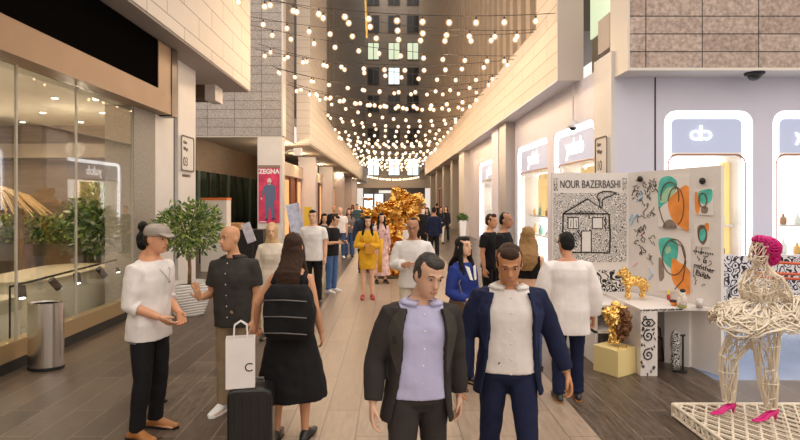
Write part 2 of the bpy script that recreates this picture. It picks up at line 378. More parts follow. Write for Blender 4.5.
# ---------------------------------------------------------------- left: passage and the block with the fashion banner
sbox('wall_left_block', grey_stone, -16, -4.47, 21.8, 24.6, 4.6, 16)
sbox('trim_4', pale_metal, -4.47, -4.40, 21.76, 22.3, 4.6, 16)
sbox('ceiling_left_arcade', mat('arcade_ceiling', (.55, .50, .44), .7), -16, -4.47, 21.8, 88, 4.55, 4.6)
sbox('wall_left_recess', mat('recess_grey', (.38, .35, .32), .6), -5.6, -5.2, 22.0, 24.6, 4.6, 16)
sbox('beam_recess', pale_metal, -5.2, -4.5, 22.9, 24.6, 4.9, 5.5)
for z in (6.2, 8.1, 10.0):
    w = MB().box(-5.2, -5.15, 22.4, 24.55, z, z+1.3).build('window_recess', frame_white); struct(w)
    MB().box(-5.15, -5.13, 22.5, 24.5, z+.08, z+1.22).build('pane', glow_win, w)
# second slab with the tall pier and the long tiled face
sbox('wall_left_pier', white_tile, -4.36, -3.74, 24.6, 31, 4.6, 22)
sbox('slab_left_far', white_tile, -4.6, -3.74, 31, 84, 4.6, 6.7)
sbox('ceiling_left_far', soffit, -5.6, -3.76, 24.62, 84, 4.5, 4.6)
# arcade columns
for i, y in enumerate((21.8, 31.4, 40.5, 50, 59.5, 69)):
    sbox('column_left_arcade', lilac_metal if i else pale_metal, -5.46, -4.44, y, y+(.5 if i == 0 else .9), 0, 4.55)
sbox('wall_passage', wood_dark, -8.3, -8, 21.9, 84, 3.2, 4.55)
# dark glazed front of the side hall
glass_green_reflection = mat('glass_green_reflection', (.03, .055, .04), .12, var=.6, vscale=2.5)  # green reflections mixed into the colour of the dark glass
sbox('wall_passage_glazing', glass_green_reflection, -8.25, -8.05, 21.9, 60, 0, 3.2)
for k in range(9):
    y = 22.1+k*1.35
    sbox('trim_mullion', dark if k % 3 else mat('mullion_green', (.10, .13, .10), .5), -8.06, -7.98, y, y+.22, 0, 3.2)
sbox('wall_passage_end', mat('passage_end', (.05, .04, .03), .4, var=.5, vscale=1.2), -8, -5.3, 33.9, 34.2, 0, 4.55)
# shop fronts between the arcade columns
for i, y0 in enumerate((22.4, 32.4, 41.5, 51, 60.5)):
    y1 = (31.3, 40.4, 49.9, 59.4, 68.9)[i]
    d = MB().box(-5.6, -5.3, y0, y1, 0, 3.2).build('door_%d' % (i+1), wood_red); struct(d)
    MB().box(-5.32, -5.16, y0, y1, 3.2, 3.85).build('sign_band', sign_band, d)
    n = 5
    for k in range(n):
        ya = y0+(y1-y0)*k/n
        MB().box(-5.3, -5.22, ya, ya+.28, 0, 3.2).build('post', mat('wood_post', (.22, .075, .03), .4), d)
        if k % 2 == 0: MB().box(-5.3, -5.285, ya+.4, ya+(y1-y0)/n-.15, .2, 3.0).build('pane', mat('lit_door', (.55, .25, .10), .4, emit=.5, ecol=(1, .52, .2), var=.4, vscale=3), d)
# upper facade, set back, with fins
def fins(name, x0, x1, ya, yb, za, zb, step, m1, m2, side):
    sbox(name, m2, x0, x1, ya, yb, za, zb)
    xf = x1 if side < 0 else x0; y = ya+.2; f = MB()
    while y < yb:
        f.box(min(xf, xf-side*.35), max(xf, xf-side*.35), y, y+step*.42, za, zb); y += step
    struct(f.build(name+'_trim', m1))
fins('wall_left_upper', -6.2, -4.6, 31, 88, 6.7, 36, 1.5, fin_grey, glass_grey, -1)
fins('wall_right_upper', 5.0, 6.4, 13.9, 88, 6.4, 36, 1.25, fin_tan, glass_grey, 1)

# ---------------------------------------------------------------- end of the arcade
WE = 88.0
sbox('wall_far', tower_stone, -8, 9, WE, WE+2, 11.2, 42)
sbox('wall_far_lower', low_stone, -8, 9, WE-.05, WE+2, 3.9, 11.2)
sbox('beam_far', mat('beam_far', (.62, .52, .42), .6), -8, 9, WE-1.6, WE, 3.9, 5.3)
wf = MB().box(-4.6, 5.6, WE-.3, WE-.1, 0, 3.9).build('window_far_shop', mat('far_shop', (.10, .09, .085), .3)); struct(wf)
for k in range(6):
    MB().box(-4.4+k*1.7, -4.4+k*1.7+1.4, WE-.34, WE-.3, .2, 2.9).build('pane', glow_cool if k in (0, 1, 3) else mat('far_pane', (.30, .29, .28), .2), wf)
MB().box(-2, 2.6, WE-.45, WE-.3, 3.05, 3.5).build('sign_band', mat('far_sign', (.8, .8, .8), .4, emit=.4, ecol=(1, .95, .9)), wf)
for cx, pxs in ((-2.9, 0), (.5, 1), (3.6, 2)):
    for r, z in enumerate((5.9, 10.9, 16.3, 20.9, 25.0, 29.5, 34)):
        lit = (r in (0, 4)) or (r == 3 and pxs == 1)
        w = MB().box(cx-1.0, cx+1.0, WE-.12, WE-.02, z, z+2.9).build('window_far', mat('far_frame', (.15, .13, .12), .4)); struct(w)
        g = {0: glow_cool, 4: glow_win, 3: glow_cool}[r] if lit else win_dark
        MB().box(cx-.88, cx-.06, WE-.16, WE-.11, z+.12, z+2.78).build('pane', g, w); MB().box(cx+.06, cx+.88, WE-.16, WE-.11, z+.12, z+2.78).build('pane', g, w)
sbox('column_far', mat('far_column', (.62, .60, .60), .5), 5.7, 7.2, 70, 71.5, 0, 5.0)
sbox('wall_right_far', mat('far_right', (.30, .29, .30), .5), 6.9, 7.3, 60, 88, 0, 6.4)
sbox('window_far_blue', mat('far_blue', (.30, .45, .75), .4, emit=.5, ecol=(.45, .65, 1)), 6.86, 6.9, 72, 80, 2.0, 3.8)

# ---------------------------------------------------------------- right: shop wall with lit windows
XR, YR = 4.3, 10.4
def lightbox(name, M, w, h, sign, inner_h, gold='right', logo=None, sizes=.34, goods=True, lx=0):
    """backlit rounded shop window; M: u along the wall, z up, n outwards; origin at the sill centre on the wall face"""
    def Q(u, z, n=0): return M @ V((u, z, n))
    N = M.to_3x3() @ V((0, 0, 1))
    def out(r, n): return [Q(u, z+h/2, n) for u, z in r]
    rect = [(max(-w/2, min(w/2, u*1.5)), max(-h/2, min(h/2, z*1.5))) for u, z in rrect(w, h, .24)]
    root = MB().ringplate(out(rect, -.06), out(rrect(w-.01, h-.01, .24), -.06), N, .055).build(name, lilac_metal); struct(root)
    b = .17; ih = inner_h; iw = w-.2
    ic = -h/2+ih/2+.02
    inner = rrect(iw, ih, .2, cz=ic)
    MB().ringplate(out(rrect(w, h, .24), -.09), out(rrect(w-.34, h-.3, .12), -.09), N, .02).build('glowing_border', glow_white, root)
    rest = [Q(-(w/2-.17), h/2+ic+ih/2+.02, -.085), Q(w/2-.17, h/2+ic+ih/2+.02, -.085), Q(w/2-.17, h-.14, -.085), Q(-(w/2-.17), h-.14, -.085)]
    MB().plate(rest, N, .008).build('sign_panel', glow_panel, root)
    MB().ringplate(out(inner, -.11), out(rrect(iw-.05, ih-.05, .18, cz=ic), -.11), N, .05).build('window_frame', mat('frame_copper', (.45, .22, .14), .35, metal=.6), root)
    c = MB()
    ins = rrect(iw-.05, ih-.05, .18, cz=ic)
    MB().ringplate(out(ins, -.75), out(rrect(iw-.07, ih-.07, .17, cz=ic), -.75), N, .66).build('reveal', frame_white, root)
    MB().plate(out(ins, -.78), N, .03).build('display_back', glow_inside, root)
    gu = (iw/2-.19, iw/2-.05) if gold == 'right' else (-iw*.3, iw*.05)
    gz = (.2, ih-.12) if gold == 'right' else (ih*.5, ih-.08)
    MB().plate([Q(gu[0], gz[0], -.6), Q(gu[1], gz[0], -.6), Q(gu[1], gz[1], -.6), Q(gu[0], gz[1], -.6)], N, .1).build('gold_panel', glow_gold, root)
    for k, z in enumerate((.75, 1.35)):
        MB().plate([Q(-iw/2+.06, z, -.7), Q(iw/2-.06, z, -.7), Q(iw/2-.06, z+.04, -.7), Q(-iw/2+.06, z+.04, -.7)], N, .35).build('shelf', frame_white, root)
    if goods:
        rnd = random.Random(name)
        cols = [mat('goods_teal', (.25, .62, .55), .3), mat('goods_amber', (.70, .42, .12), .3), mat('goods_clear', (.75, .85, .8), .15), mat('goods_brown', (.35, .2, .12), .4)]
        for z in (.79, 1.39):
            for k in range(5):
                u = -iw/2+.2+k*(iw-.4)/4; r = rnd.uniform(.05, .09); hh = rnd.uniform(.16, .38)
                g = MB().lathe([(r*.8, 0), (r, .03), (r, hh*.6), (r*.4, hh*.75), (r*.35, hh), (r*.1, hh)], n=10); p = Q(u, z, -.52)
                g.moved(Matrix.Translation(p)); g.build('bottle', cols[rnd.randrange(4)], root, smooth=True)
    MB().plate(out(rrect(iw-.06, ih-.06, .18, cz=ic), -.14), N, .01).build('pane', glassmat('box_glass', (.97, .97, .97), .5), root)
    zt = h-.14-(h-ih-.18)/2
    T = M @ Matrix.Translation((lx, zt, -.07))
    if logo:      # two mirrored round letters joined at a tall stem
        k = sizes; L = MB()
        def arc(cx, a0, a1, r, t, n=14):
            o_ = [V((cx+r*math.cos(a0+(a1-a0)*i/n), r*.92*math.sin(a0+(a1-a0)*i/n), 0)) for i in range(n+1)]
            i_ = [V((cx+(r-t)*math.cos(a0+(a1-a0)*i/n), (r-t)*.86*math.sin(a0+(a1-a0)*i/n), 0)) for i in range(n+1)]
            for i in range(n): L.plate([o_[i], o_[i+1], i_[i+1], i_[i]], (0, 0, 1), .02)
        arc(-k*.36, 0, 2*PI, k*.40, k*.13); arc(k*.42, -PI*.72, PI*.72, k*.38, k*.13)
        L.box(-k*.06, k*.10, -k*.38, k*.72, 0, .02)
        L.moved(T); L.build('logo', glow_letter, root)
    else: text('lettering', sign, sizes, glow_letter, T, root, ext=.01, bold=.006)
    return root
# frontal shop wall (faces the camera)
sbox('wall_right', lilac_metal, 4.37, 5.33, YR, YR+.3, 0, 4.4)
sbox('wall_right_middle', lilac_metal, 7.07, 7.45, YR, YR+.3, 0, 4.4)
sbox('wall_right_outer', lilac_metal, 9.19, 14, YR, YR+.3, 0, 4.4)
sbox('wall_right_top', lilac_metal, 5.33, 7.07, YR, YR+.3, 3.74, 4.4); sbox('wall_right_top_outer', lilac_metal, 7.45, 9.19, YR, YR+.3, 3.74, 4.4)
sbox('trim_5', dark, 5.14, 5.165, YR-.012, YR+.01, 0, 4.4)
lightbox('window_2', frame((6.2, YR, .1), (1, 0, 0), (0, -1, 0)), 1.74, 3.64, '', 2.78, logo=True, sizes=.27, lx=-.12)
lightbox('window_3', frame((8.32, YR, .1), (1, 0, 0), (0, -1, 0)), 1.74, 3.64, 'yulob', 2.78)
# clad block above it
sbox('wall_right_clad', brown_stone, 4.40, 16, 9.83, 10.58, 4.43, 12)
b = MB().box(4.36, 16, 9.82, 10.6, 4.38, 4.43).box(4.36, 4.40, 9.82, 10.6, 4.43, 12); struct(b.build('trim_6', mat('clad_frame', (.74, .68, .60), .45)))
# walkway side of the right shop
sbox('column_right', pale_metal, 4.3, 4.37, YR, 11.3, 0, 4.9)
plaque('wall_plaque', 'rounded outlined plaque with the number 10 on the beige column', frame((XR, 10.83, 2+(199.5-156.5)/F*10.83), (0, -1, 0), (-1, 0, 0)), .62, .80, 'Gate', 'Village', '10', pale_metal)
def rwall(name, y0, y1, z0, z1, m=lilac_metal): sbox(name, m, XR, XR+.3, y0, y1, z0, z1)
sbox('wall_right_upper_recess', mat('recess_r', (.40, .35, .30), .6), 4.9, 5.2, 10.6, 13, 4.7, 14)
sbox('window_recess_right', glow_win, 4.86, 4.9, 11.5, 13, 5.9, 8)
sbox('beam_right', mat('beam_brown', (.50, .42, .36), .6), 4.37, 5.0, 10.65, 11.25, 5.05, 5.75)
spans = [(11.3, 14.1, 'yulob'), (14.65, 18.15, 'yulob'), (21.5, 26.0, 'yulob')]
prev = 11.3
for i, (a, b_, s) in enumerate(spans):
    if a > prev: rwall('wall_right_side', prev, a, 0, 4.7)
    rwall('wall_right_above', a, b_, 3.74, 4.7)
    lightbox('window_%d' % (4+i), frame((XR, (a+b_)/2, .1), (0, -1, 0), (-1, 0, 0)), b_-a-.02, 3.64, s, 2.78, gold='left', sizes=.55)
    prev = b_
rwall('wall_right_side', 26.0, 31.5, 0, 4.7)
sbox('column_right_shop', mat('pillar_grey', (.40, .36, .34), .35), 3.98, 4.3, 18.5, 19.6, 0, 4.7); sbox('column_right_shop', lilac_metal, 4.0, 4.3, 19.9, 21.2, 0, 4.7)
sbox('column_right_mid', pale_metal, 4.0, 4.3, 29.2, 31.4, 0, 4.7)
sbox('wall_right_dark', mat('dark_front', (.10, .085, .07), .35), 4.8, 5.1, 31.5, 60, 0, 4.7)
for y in (36.5, 42.5, 49, 56): sbox('column_right_arcade', mat('col_grey', (.42, .38, .34), .5), 4.2, 4.8, y, y+1.2, 0, 4.7)
d = MB().box(4.7, 4.8, 33, 35.6, 0, 3.4).build('door_right', mat('door_tan', (.34, .28, .21), .45)); struct(d)
for y in (33.2, 34.4): MB().box(4.66, 4.7, y, y+1.0, .15, 3.1).build('panel', mat('door_panel', (.20, .165, .125), .3), d)
MB().box(4.6, 4.66, 34.2, 34.28, .9, 1.7).build('handle', frame_white, d)
o = MB().ringplate([V((4.15, 43.8, .9)), V((4.15, 46.2, .9)), V((4.15, 46.2, 3.0)), V((4.15, 43.8, 3.0))], [V((4.15, 43.95, 1.05)), V((4.15, 46.05, 1.05)), V((4.15, 46.05, 2.85)), V((4.15, 43.95, 2.85))], (1, 0, 0), .1).build('window_frame_red', mat('red_frame', (.35, .07, .03), .4)); struct(o)
# tiled slab along the right
sbox('slab_right', tan_tile, 3.8, 5.0, 13.9, 60, 4.74, 6.5)
sbox('wall_right_pier', tan_tile, 3.8, 4.35, 12.16, 13.9, 4.74, 22)
sbox('trim_7', mat('pier_front', (.66, .58, .52), .5), 3.78, 4.37, 12.1, 12.16, 4.70, 22)
sbox('ceiling_right', soffit_white, 3.79, 5.0, 12.16, 60, 4.70, 4.74)

# ---------------------------------------------------------------- light
w = bpy.data.worlds.new('sky'); sc.world = w; w.use_nodes = True
bg = w.node_tree.nodes['Background']; bg.inputs[1].default_value = 1.0
_tc = w.node_tree.nodes.new('ShaderNodeTexCoord'); _sx = w.node_tree.nodes.new('ShaderNodeSeparateXYZ'); w.node_tree.links.new(_tc.outputs['Generated'], _sx.inputs[0])
_rp = w.node_tree.nodes.new('ShaderNodeValToRGB'); w.node_tree.links.new(_sx.outputs[2], _rp.inputs[0]); w.node_tree.links.new(_rp.outputs[0], bg.inputs[0])
_rp.color_ramp.elements[0].position = 0; _rp.color_ramp.elements[0].color = (.50, .44, .385, 1); _rp.color_ramp.elements[1].position = .75; _rp.color_ramp.elements[1].color = (1.22, 1.12, 1.02, 1)
# added spots that brighten the shop interior
for x in (-5.6, -7.4, -9.0):
    for y in (4.5, 7.5, 10.4): lamp('SPOT', 'shop_fill_spot', (x, y, 3.55), 62, (1, .82, .62), .06, ang=2.4)
for y in (24, 29, 38): lamp('POINT', 'arcade_lamp', (-5.0, y, 4.3), 70, (1, .72, .42), .1)
for y in (50, 64, 80): lamp('POINT', 'arcade_lamp', (-4.9, y, 4.3), 120, (1, .72, .42), .1)
for x, y in ((5.2, 11.6),): pass
# ================================================================ strings of bulbs across the walkway
bulb_m = mat('bulb_glow', (1, .9, .7), .4, emit=7, ecol=(1, .70, .42), nolamp=True)
halo_m = bpy.data.materials.new('bulb_halo'); halo_m.use_nodes = True; nt = halo_m.node_tree; nt.nodes.remove(nt.nodes['Principled BSDF'])  # soft halo round each bulb, put in as a faint glowing shell
_t = nt.nodes.new('ShaderNodeBsdfTransparent'); _e = nt.nodes.new('ShaderNodeEmission'); _e.inputs[0].default_value = (1, .60, .34, 1); _e.inputs[1].default_value = .75
_x = nt.nodes.new('ShaderNodeMixShader'); _x.inputs[0].default_value = .45; nt.links.new(_t.outputs[0], _x.inputs[1]); nt.links.new(_e.outputs[0], _x.inputs[2]); nt.links.new(_x.outputs[0], nt.nodes['Material Output'].inputs[0]); halo_m.cycles.emission_sampling = 'NONE'
sock_m = mat('bulb_socket', (.03, .025, .02), .5)
cable_m = mat('cable', (.05, .04, .035), .6)
rnd = random.Random(4)
SIZES = {}
def bulb_meshes(r):
    if r not in SIZES:
        a = MB().lathe([(r*.35, .0), (r*.6, -r*.35), (r*.95, -r*.95), (r*1.0, -r*1.4), (r*.8, -r*1.95), (r*.45, -r*2.25), (.003, -r*2.35)], n=12).ball((0, 0, -r*1.35), r*1.95, nu=14, nv=9, mi=1).mesh('bulb', True); a.materials.append(bulb_m); a.materials.append(halo_m)
        b = MB().lathe([(.008, .07), (.022, .06), (.024, -.0), (.02, -.02)], n=8).mesh('socket', True); b.materials.append(sock_m)
        SIZES[r] = (a, b)
    return SIZES[r]
ORD = ['first', 'second', 'third', 'fourth', 'fifth', 'sixth', 'seventh', 'eighth', 'ninth', 'tenth', 'eleventh', 'twelfth', 'thirteenth', 'fourteenth', 'fifteenth', 'sixteenth', 'seventeenth', 'eighteenth', 'nineteenth', 'twentieth', 'twenty-first', 'twenty-second', 'twenty-third', 'twenty-fourth', 'twenty-fifth', 'twenty-sixth', 'twenty-seventh', 'twenty-eighth', 'twenty-ninth', 'thirtieth', 'thirty-first', 'thirty-second', 'thirty-third', 'thirty-fourth', 'thirty-fifth', 'thirty-sixth', 'thirty-seventh', 'thirty-eighth']
def strand(i, A, B, sag, step, r, lamps=2):
    A, B = V(A), V(B); L = (B-A).length
    t = thing('string_light', 'sagging cable of warm bulbs over the walkway, %s cable from the camera' % ORD[i], 'string lights', A, group='bulb strings across the walkway')
    pt = lambda u: (B-A)*u - V((0, 0, 4*sag*u*(1-u)))
    MB().tube([pt(k/16) for k in range(17)], .009 if A.y < 20 else .012, n=5).build('cable', cable_m, t, smooth=True)
    n = int(L/step); ph = rnd.uniform(-.4, .4)/n; a, b = bulb_meshes(r)
    for k in range(n):
        u = min(.985, max(.015, (k+.5)/n+ph+rnd.uniform(-.008, .008))); p = pt(u)-V((0, 0, .09))
        s_ = link('socket', b, None, t); s_.location = p
        o = link('bulb', a, None, t); o.location = p-V((0, 0, .015))
    for k in range(lamps):
        u = (k+.5)/lamps; p = A+pt(u)-V((0, 0, .35))
        lamp('POINT', 'bulb_lamp', p, LAMP_W/lamps, (1, .72, .45), .15)
LAMP_W = 48
ys = []; y = 12.5; st = 1.0
while len(ys) < 32: ys.append(y); y += st; st = min(2.1, st*1.055)
for i, y in enumerate(ys):
    zig = (.5+.02*y)*(1 if i % 2 else -1)
    xa = -3.8 if y < 14 else (-4.42 if y < 24.8 else -3.74)
    za, zb = 7.0+rnd.uniform(-.15, .25), 6.40+rnd.uniform(-.12, .06)
    if y > 32: za = 6.6 
    strand(i, (xa, max(12.2, y-zig*.5), za), (3.79, max(12.3, y+zig*.5), zb), .12+.28*rnd.random()+(.15 if i > 5 else 0), .60, .042 if y < 22 else (.052 if y < 35 else .068))
strand(32, (-3.9, 84, 5.9), (4.6, 84, 5.8), .5, .34, .10, 2)
# a yellow strap hanging among the strings
t = thing('hanging_strap', 'narrow yellow strap hanging down among the nearest bulb strings', 'strap', P(367, 38, 13.2))
MB().tube([(0, 0, 0), (-.02, 0, .5), (-.05, 0, 1.2), (-.09, 0, 12)], .022, n=6).build('strap', mat('strap_yellow', (.75, .48, .10), .5), t)

# ================================================================ litter bin
t = thing('litter_bin', 'oval brushed steel litter bin standing against the shop window', 'bin', (-4.09, 6.32, 0))
steel = mat('brushed_steel', (.72, .66, .60), .24, metal=1, var=.06, vscale=4, stretch=(8, 8, .2))
MB().lathe([(.195, .03), (.20, .04), (.20, .74), (.20, .765)], n=40, sy=.72).build('shell', steel, t, smooth=False)
MB().lathe([(.196, 0), (.204, .005), (.204, .035), (.196, .04)], n=40, sy=.72).build('base_ring', black, t)
MB().lathe([(.203, .762), (.203, .785), (.17, .785), (.165, .76)], n=40, sy=.72).build('rim', steel, t)
MB().lathe([(.166, .755), (.166, .765)], n=32, sy=.72).build('opening', black, t)

# ================================================================ plants
leaf_a = mat('leaf_green', (.22, .30, .07), .5, var=.4, vscale=6); leaf_b = mat('leaf_light', (.36, .42, .12), .5, var=.3, vscale=6); leaf_d = mat('leaf_dark', (.05, .12, .035), .5, var=.4, vscale=5)
def leaves(m_list, name, parent, c, r, n, size, seed, shell=.45, thr=None):
    q = random.Random(seed); b = MB()
    for k in range(n):
        d = V((q.gauss(0, 1), q.gauss(0, 1), q.gauss(0, 1))).normalized(); rr = shell+(1-shell)*q.random()**.6
        lump = 1+.22*noise.noise(d*2.4+V((seed, 0, 0)))
        p = V((c[0]+d.x*r[0]*rr*lump, c[1]+d.y*r[1]*rr*lump, c[2]+d.z*r[2]*rr*lump))
        ax = (d+V((q.uniform(-.9, .9), q.uniform(-.9, .9), q.uniform(-.6, 1.0)))).normalized(); sd = ax.orthogonal().normalized(); sd.rotate(Matrix.Rotation(q.uniform(0, 6.3), 3, ax))
        L = size*q.uniform(.7, 1.3); W = L*.24; up = ax.cross(sd)*W*.35
        b.add([p, p+ax*L*.45+sd*W+up, p+ax*L, p+ax*L*.45-sd*W+up], [(0, 1, 2, 3)], q.randrange(len(m_list)))
    return b.build(name, m_list, parent, fix=False)
pot_m = mat('pot_white', (.74, .70, .66), .6)
def wavy_pot(h, r0, r1, parent):
    prof = []; n = 60; b = MB(); rings = []
    for i in range(n+1):
        z = h*i/n; base = r0+(r1-r0)*math.sin(PI/2*min(1, i/n*1.15))
        rings.append([V(((base+.010*math.sin(i*1.25+3*math.sin(j*2*PI/36*2)))*math.cos(j*2*PI/36), (base+.010*math.sin(i*1.25+3*math.sin(j*2*PI/36*2)))*math.sin(j*2*PI/36), z)) for j in range(36)])
    rings.append([V((p.x*.90, p.y*.90, h)) for p in rings[-1]]); rings.append([V((p.x*.88, p.y*.88, h-.08)) for p in rings[-2]])
    return b.loft(rings).build('pot', pot_m, parent, smooth=True)
t = thing('potted_tree', 'bushy small tree in a white rippled pot beside the pale column', 'potted tree', (-3.52, 9.3, 0))
wavy_pot(.56, .24, .36, t)
MB().lathe([(.31, .47), (.31, .49)], n=24).build('soil', mat('soil', (.05, .035, .025), .9), t)
bark = mat('bark', (.20, .12, .06), .8, var=.3, vscale=20, bump=.4)
tr = MB(); tr.tube([(0, 0, .45), (.01, 0, .8), (-.015, .01, 1.1), (.01, 0, 1.35)], [.035, .03, .028, .03], n=10)
for k in range(7):
    a = k*.9; tr.tube([(0, 0, 1.15+.03*k), (.16*math.cos(a), .16*math.sin(a), 1.35+.05*k), (.34*math.cos(a), .34*math.sin(a), 1.55+.06*k)], [.018, .012, .006], n=6)
tr.build('trunk', bark, t, smooth=True)
leaves([leaf_a, leaf_b, leaf_a, leaf_d], 'foliage', t, (0, 0, 1.51), (.57, .54, .46), 2400, .085, 11, .25)

def planter_box(name, label, x0, x1, y0, y1, z0, h, m, seed, n, ph, group=None, lm=None):
    t = thing(name, label, 'planter', ((x0+x1)/2, (y0+y1)/2, z0), group=group)
    a, b = (x1-x0)/2, (y1-y0)/2
    MB().box(-a, a, -b, b, 0, h).build('box', m, t)
    leaves(lm or [leaf_a, leaf_b, leaf_d], 'foliage', t, (0, 0, h+ph*.45), (a*1.02, b*1.1, ph*.6), n, .12, seed, .1)
    return t
planter_box('planter', 'long brown planter of green plants inside the left shop window', -8.9, -6.45, 10.95, 11.3, .13, .95, mat('planter_brown', (.16, .12, .08), .5), 5, 1400, .55)
t = thing('shop_tree', 'tall bushy dark green plant inside the left shop window', 'potted plant', (-5.72, 10.5, .13))
MB().lathe([(.18, 0), (.24, .4), (.24, .42), (.2, .42)], n=20).build('pot', mat('pot_brown', (.16, .09, .05), .5), t, smooth=True)
MB().tube([(0, 0, .35), (.02, 0, .8), (0, 0, 1.3)], [.03, .025, .02], n=8).build('trunk', bark, t, smooth=True)
leaves([leaf_d, leaf_d, leaf_a, mat('leaf_pale', (.50, .52, .40), .5)], 'foliage', t, (0, 0, 1.45), (.54, .5, .70), 1800, .16, 21, .2)
t = thing('straw_canopy', 'thatched straw canopy on posts inside the left shop window', 'canopy', (-7.6, 9.95, .13))
straw = mat('straw', (.50, .34, .18), .8, var=.4, vscale=18, stretch=(1, 1, 5), bump=.4)
b = MB(); q = random.Random(8)
for k in range(420):
    a = q.uniform(0, 2*PI); r0 = q.uniform(.05, .8); L = q.uniform(.25, .5); z = 1.98-.36*r0
    p = V((r0*.98*math.cos(a), r0*.7*math.sin(a), z+.25)); e = V(((r0+L)*.98*math.cos(a), (r0+L)*.7*math.sin(a), z+.25-.6*L-.1))
    b.tube([p, e], [.022, .012], n=4)
b.build('thatch', straw, t)
for x in (-.7, .7): MB().tube([(x, 0, 0), (x, 0, 1.75)], .05, n=8).build('post', bark, t)
MB().tube([(-.7, 0, 1.7), (.7, 0, 1.7)], .04, n=8).build('beam', bark, t)
t = thing('counter', 'low rounded cream counter on the floor of the left shop', 'counter', (-5.7, 8.9, .13))
MB().plate([V((x, y, 0)) for x, y in rrect(1.15, 2.3, .5, n=8)], (0, 0, 1), .62).build('body', mat('counter_cream', (.66, .58, .46), .5), t)
MB().plate([V((x, y, .62)) for x, y in rrect(1.2, 2.36, .52, n=8)], (0, 0, 1), .05).build('top', mat('counter_top', (.50, .42, .30), .6, var=.1, vscale=20), t)
t = thing('low_bench', 'long low cream display bench behind the left shop window', 'bench', (-5.65, 5.9, .13))
MB().plate([V((x, y, 0)) for x, y in rrect(1.5, 2.4, .08, n=5)], (0, 0, 1), .42).build('base', mat('bench_white', (.78, .72, .62), .5), t)
MB().plate([V((x, y, .42)) for x, y in rrect(1.54, 2.44, .1, n=5)], (0, 0, 1), .18).build('cushion', mat('bench_top', (.52, .45, .34), .7, var=.1, vscale=25), t)
# rail of small black spotlights
t = thing('spotlight_rail', 'black rail of small spotlights inside the left shop window', 'track lights', (-4.72, 8.0, .92))
MB().tube([(0, -1.4, 0), (0, 1.4, .05)], .015, n=6).build('rail', black, t)
for k in range(5):
    y = -1.2+k*.6; tilt = (.10 if k % 2 else -.05)
    h = MB().tube([(0, y, -.03), (.05, y+tilt, -.17)], .05, n=12).build('spotlight_head', black, t, smooth=False)
    MB().tube([(.05, y+tilt, -.165), (.053, y+tilt*1.05, -.176)], .036, n=12).build('lens', mat('lens_lit', (1, .95, .85), .3, emit=5), h)
MB().tube([(0, -1.4, 0), (0, -1.4, -.79)], .012, n=6).build('stand', black, t); MB().tube([(0, 1.4, .05), (0, 1.4, -.79)], .012, n=6).build('stand', black, t)

# ================================================================ left side: banner, kiosk, boards, camera
t = thing('hanging_banner', 'tall crimson fashion poster of a man in a blue suit on the arcade column', 'poster', (-4.98, 21.78, 0))
cx0, cz0, cz1 = 0, 1.04, 3.30
MB().box(-.43, .43, -.012, .0, cz0, cz1).build('sheet', mat('poster_crimson', (.62, .05, .13), .5, var=.35, vscale=3), t)
MB().box(-.45, .45, -.03, .01, cz1, cz1+.10).build('top_bar', mat('bar_brown', (.30, .22, .17), .5), t)
text('lettering', 'ZEGNA', .27, mat('poster_white', (.85, .80, .80), .5), frame((0, -.016, 3.14), (1, 0, 0), (0, -1, 0)), t, bold=.012, sx=.93)
fig = MB(); sx_, N = 0, (0, -1, 0)
def fpoly(pts, mi, d=.004): fig.plate([V((x, -.013, z)) for x, z in pts], N, d, mi)
fpoly([(-.21, 2.55), (-.08, 2.62), (.10, 2.62), (.23, 2.55), (.29, 2.15), (.25, 1.93), (.19, 1.95), (.20, 2.2), (.17, 2.05), (.19, 1.9), (-.17, 1.9), (-.15, 2.1), (-.19, 2.3), (-.26, 2.1), (-.31, 2.06), (-.29, 2.25)], 0)
fpoly([(-.17, 1.92), (.19, 1.92), (.24, 1.25), (.13, 1.25), (.04, 1.7), (-.0, 1.7), (-.04, 1.22), (-.15, 1.22)], 0, .005)
fpoly([(.13, 1.25), (.24, 1.25), (.22, 1.16), (.08, 1.15)], 2, .005); fpoly([(-.15, 1.22), (-.04, 1.22), (-.05, 1.14), (-.19, 1.13)], 2, .005)
fpoly([(.01+.085*math.cos(a), 2.76+.115*math.sin(a)) for a in [k*PI/8 for k in range(16)]], 1, .005); fpoly([(-.04, 2.6), (.06, 2.6), (.05, 2.7), (-.03, 2.7)], 1, .005)
fpoly([(-.31+.035*math.cos(a), 2.04+.045*math.sin(a)) for a in [k*PI/5 for k in range(10)]], 1, .005)
fig.build('figure_print', [mat('print_blue', (.12, .16, .27), .5), mat('print_skin', (.75, .60, .58), .5), mat('print_shoe', (.05, .05, .08), .5)], t)
MB().plate([V((x, -.013, z)) for x, z in ((-.38, 1.07), (-.12, 1.07), (-.12, 1.11), (-.38, 1.11))], N, .003).build('small_print', MATS['poster_white'], t)
t = thing('mounted_camera', 'white bracket camera sticking out from the banner column', 'camera', P(284, 153, 21.9))
MB().tube([(0, 0, -.05), (.22, -.1, .1), (.5, -.15, .1)], .02, n=6).build('bracket', frame_white, t); MB().box(.45, .75, -.28, -.02, -.12, .18).build('housing', frame_white, t)
def board(name, label, cat, c, w, h, tilt, m, m2=None, legs=False):
    t = thing(name, label, cat, c)
    o = MB().box(-w/2, w/2, -.03, .03, 0, h, M=Matrix.Rotation(tilt, 4, 'Y')).build('panel', m, t)
    return t
p = P(216, 199.5, 15.0)
t = thing('kiosk', 'cream upright display totem with an orange top behind the potted tree', 'kiosk', (p.x, 15, 0))
MB().box(-.36, .36, -.2, .2, 0, 1.98).build('body', mat('kiosk_cream', (.85, .78, .70), .6), t); MB().box(-.37, .37, -.21, .21, 1.98, 2.05).build('top', mat('kiosk_orange', (.80, .20, .04), .5), t)
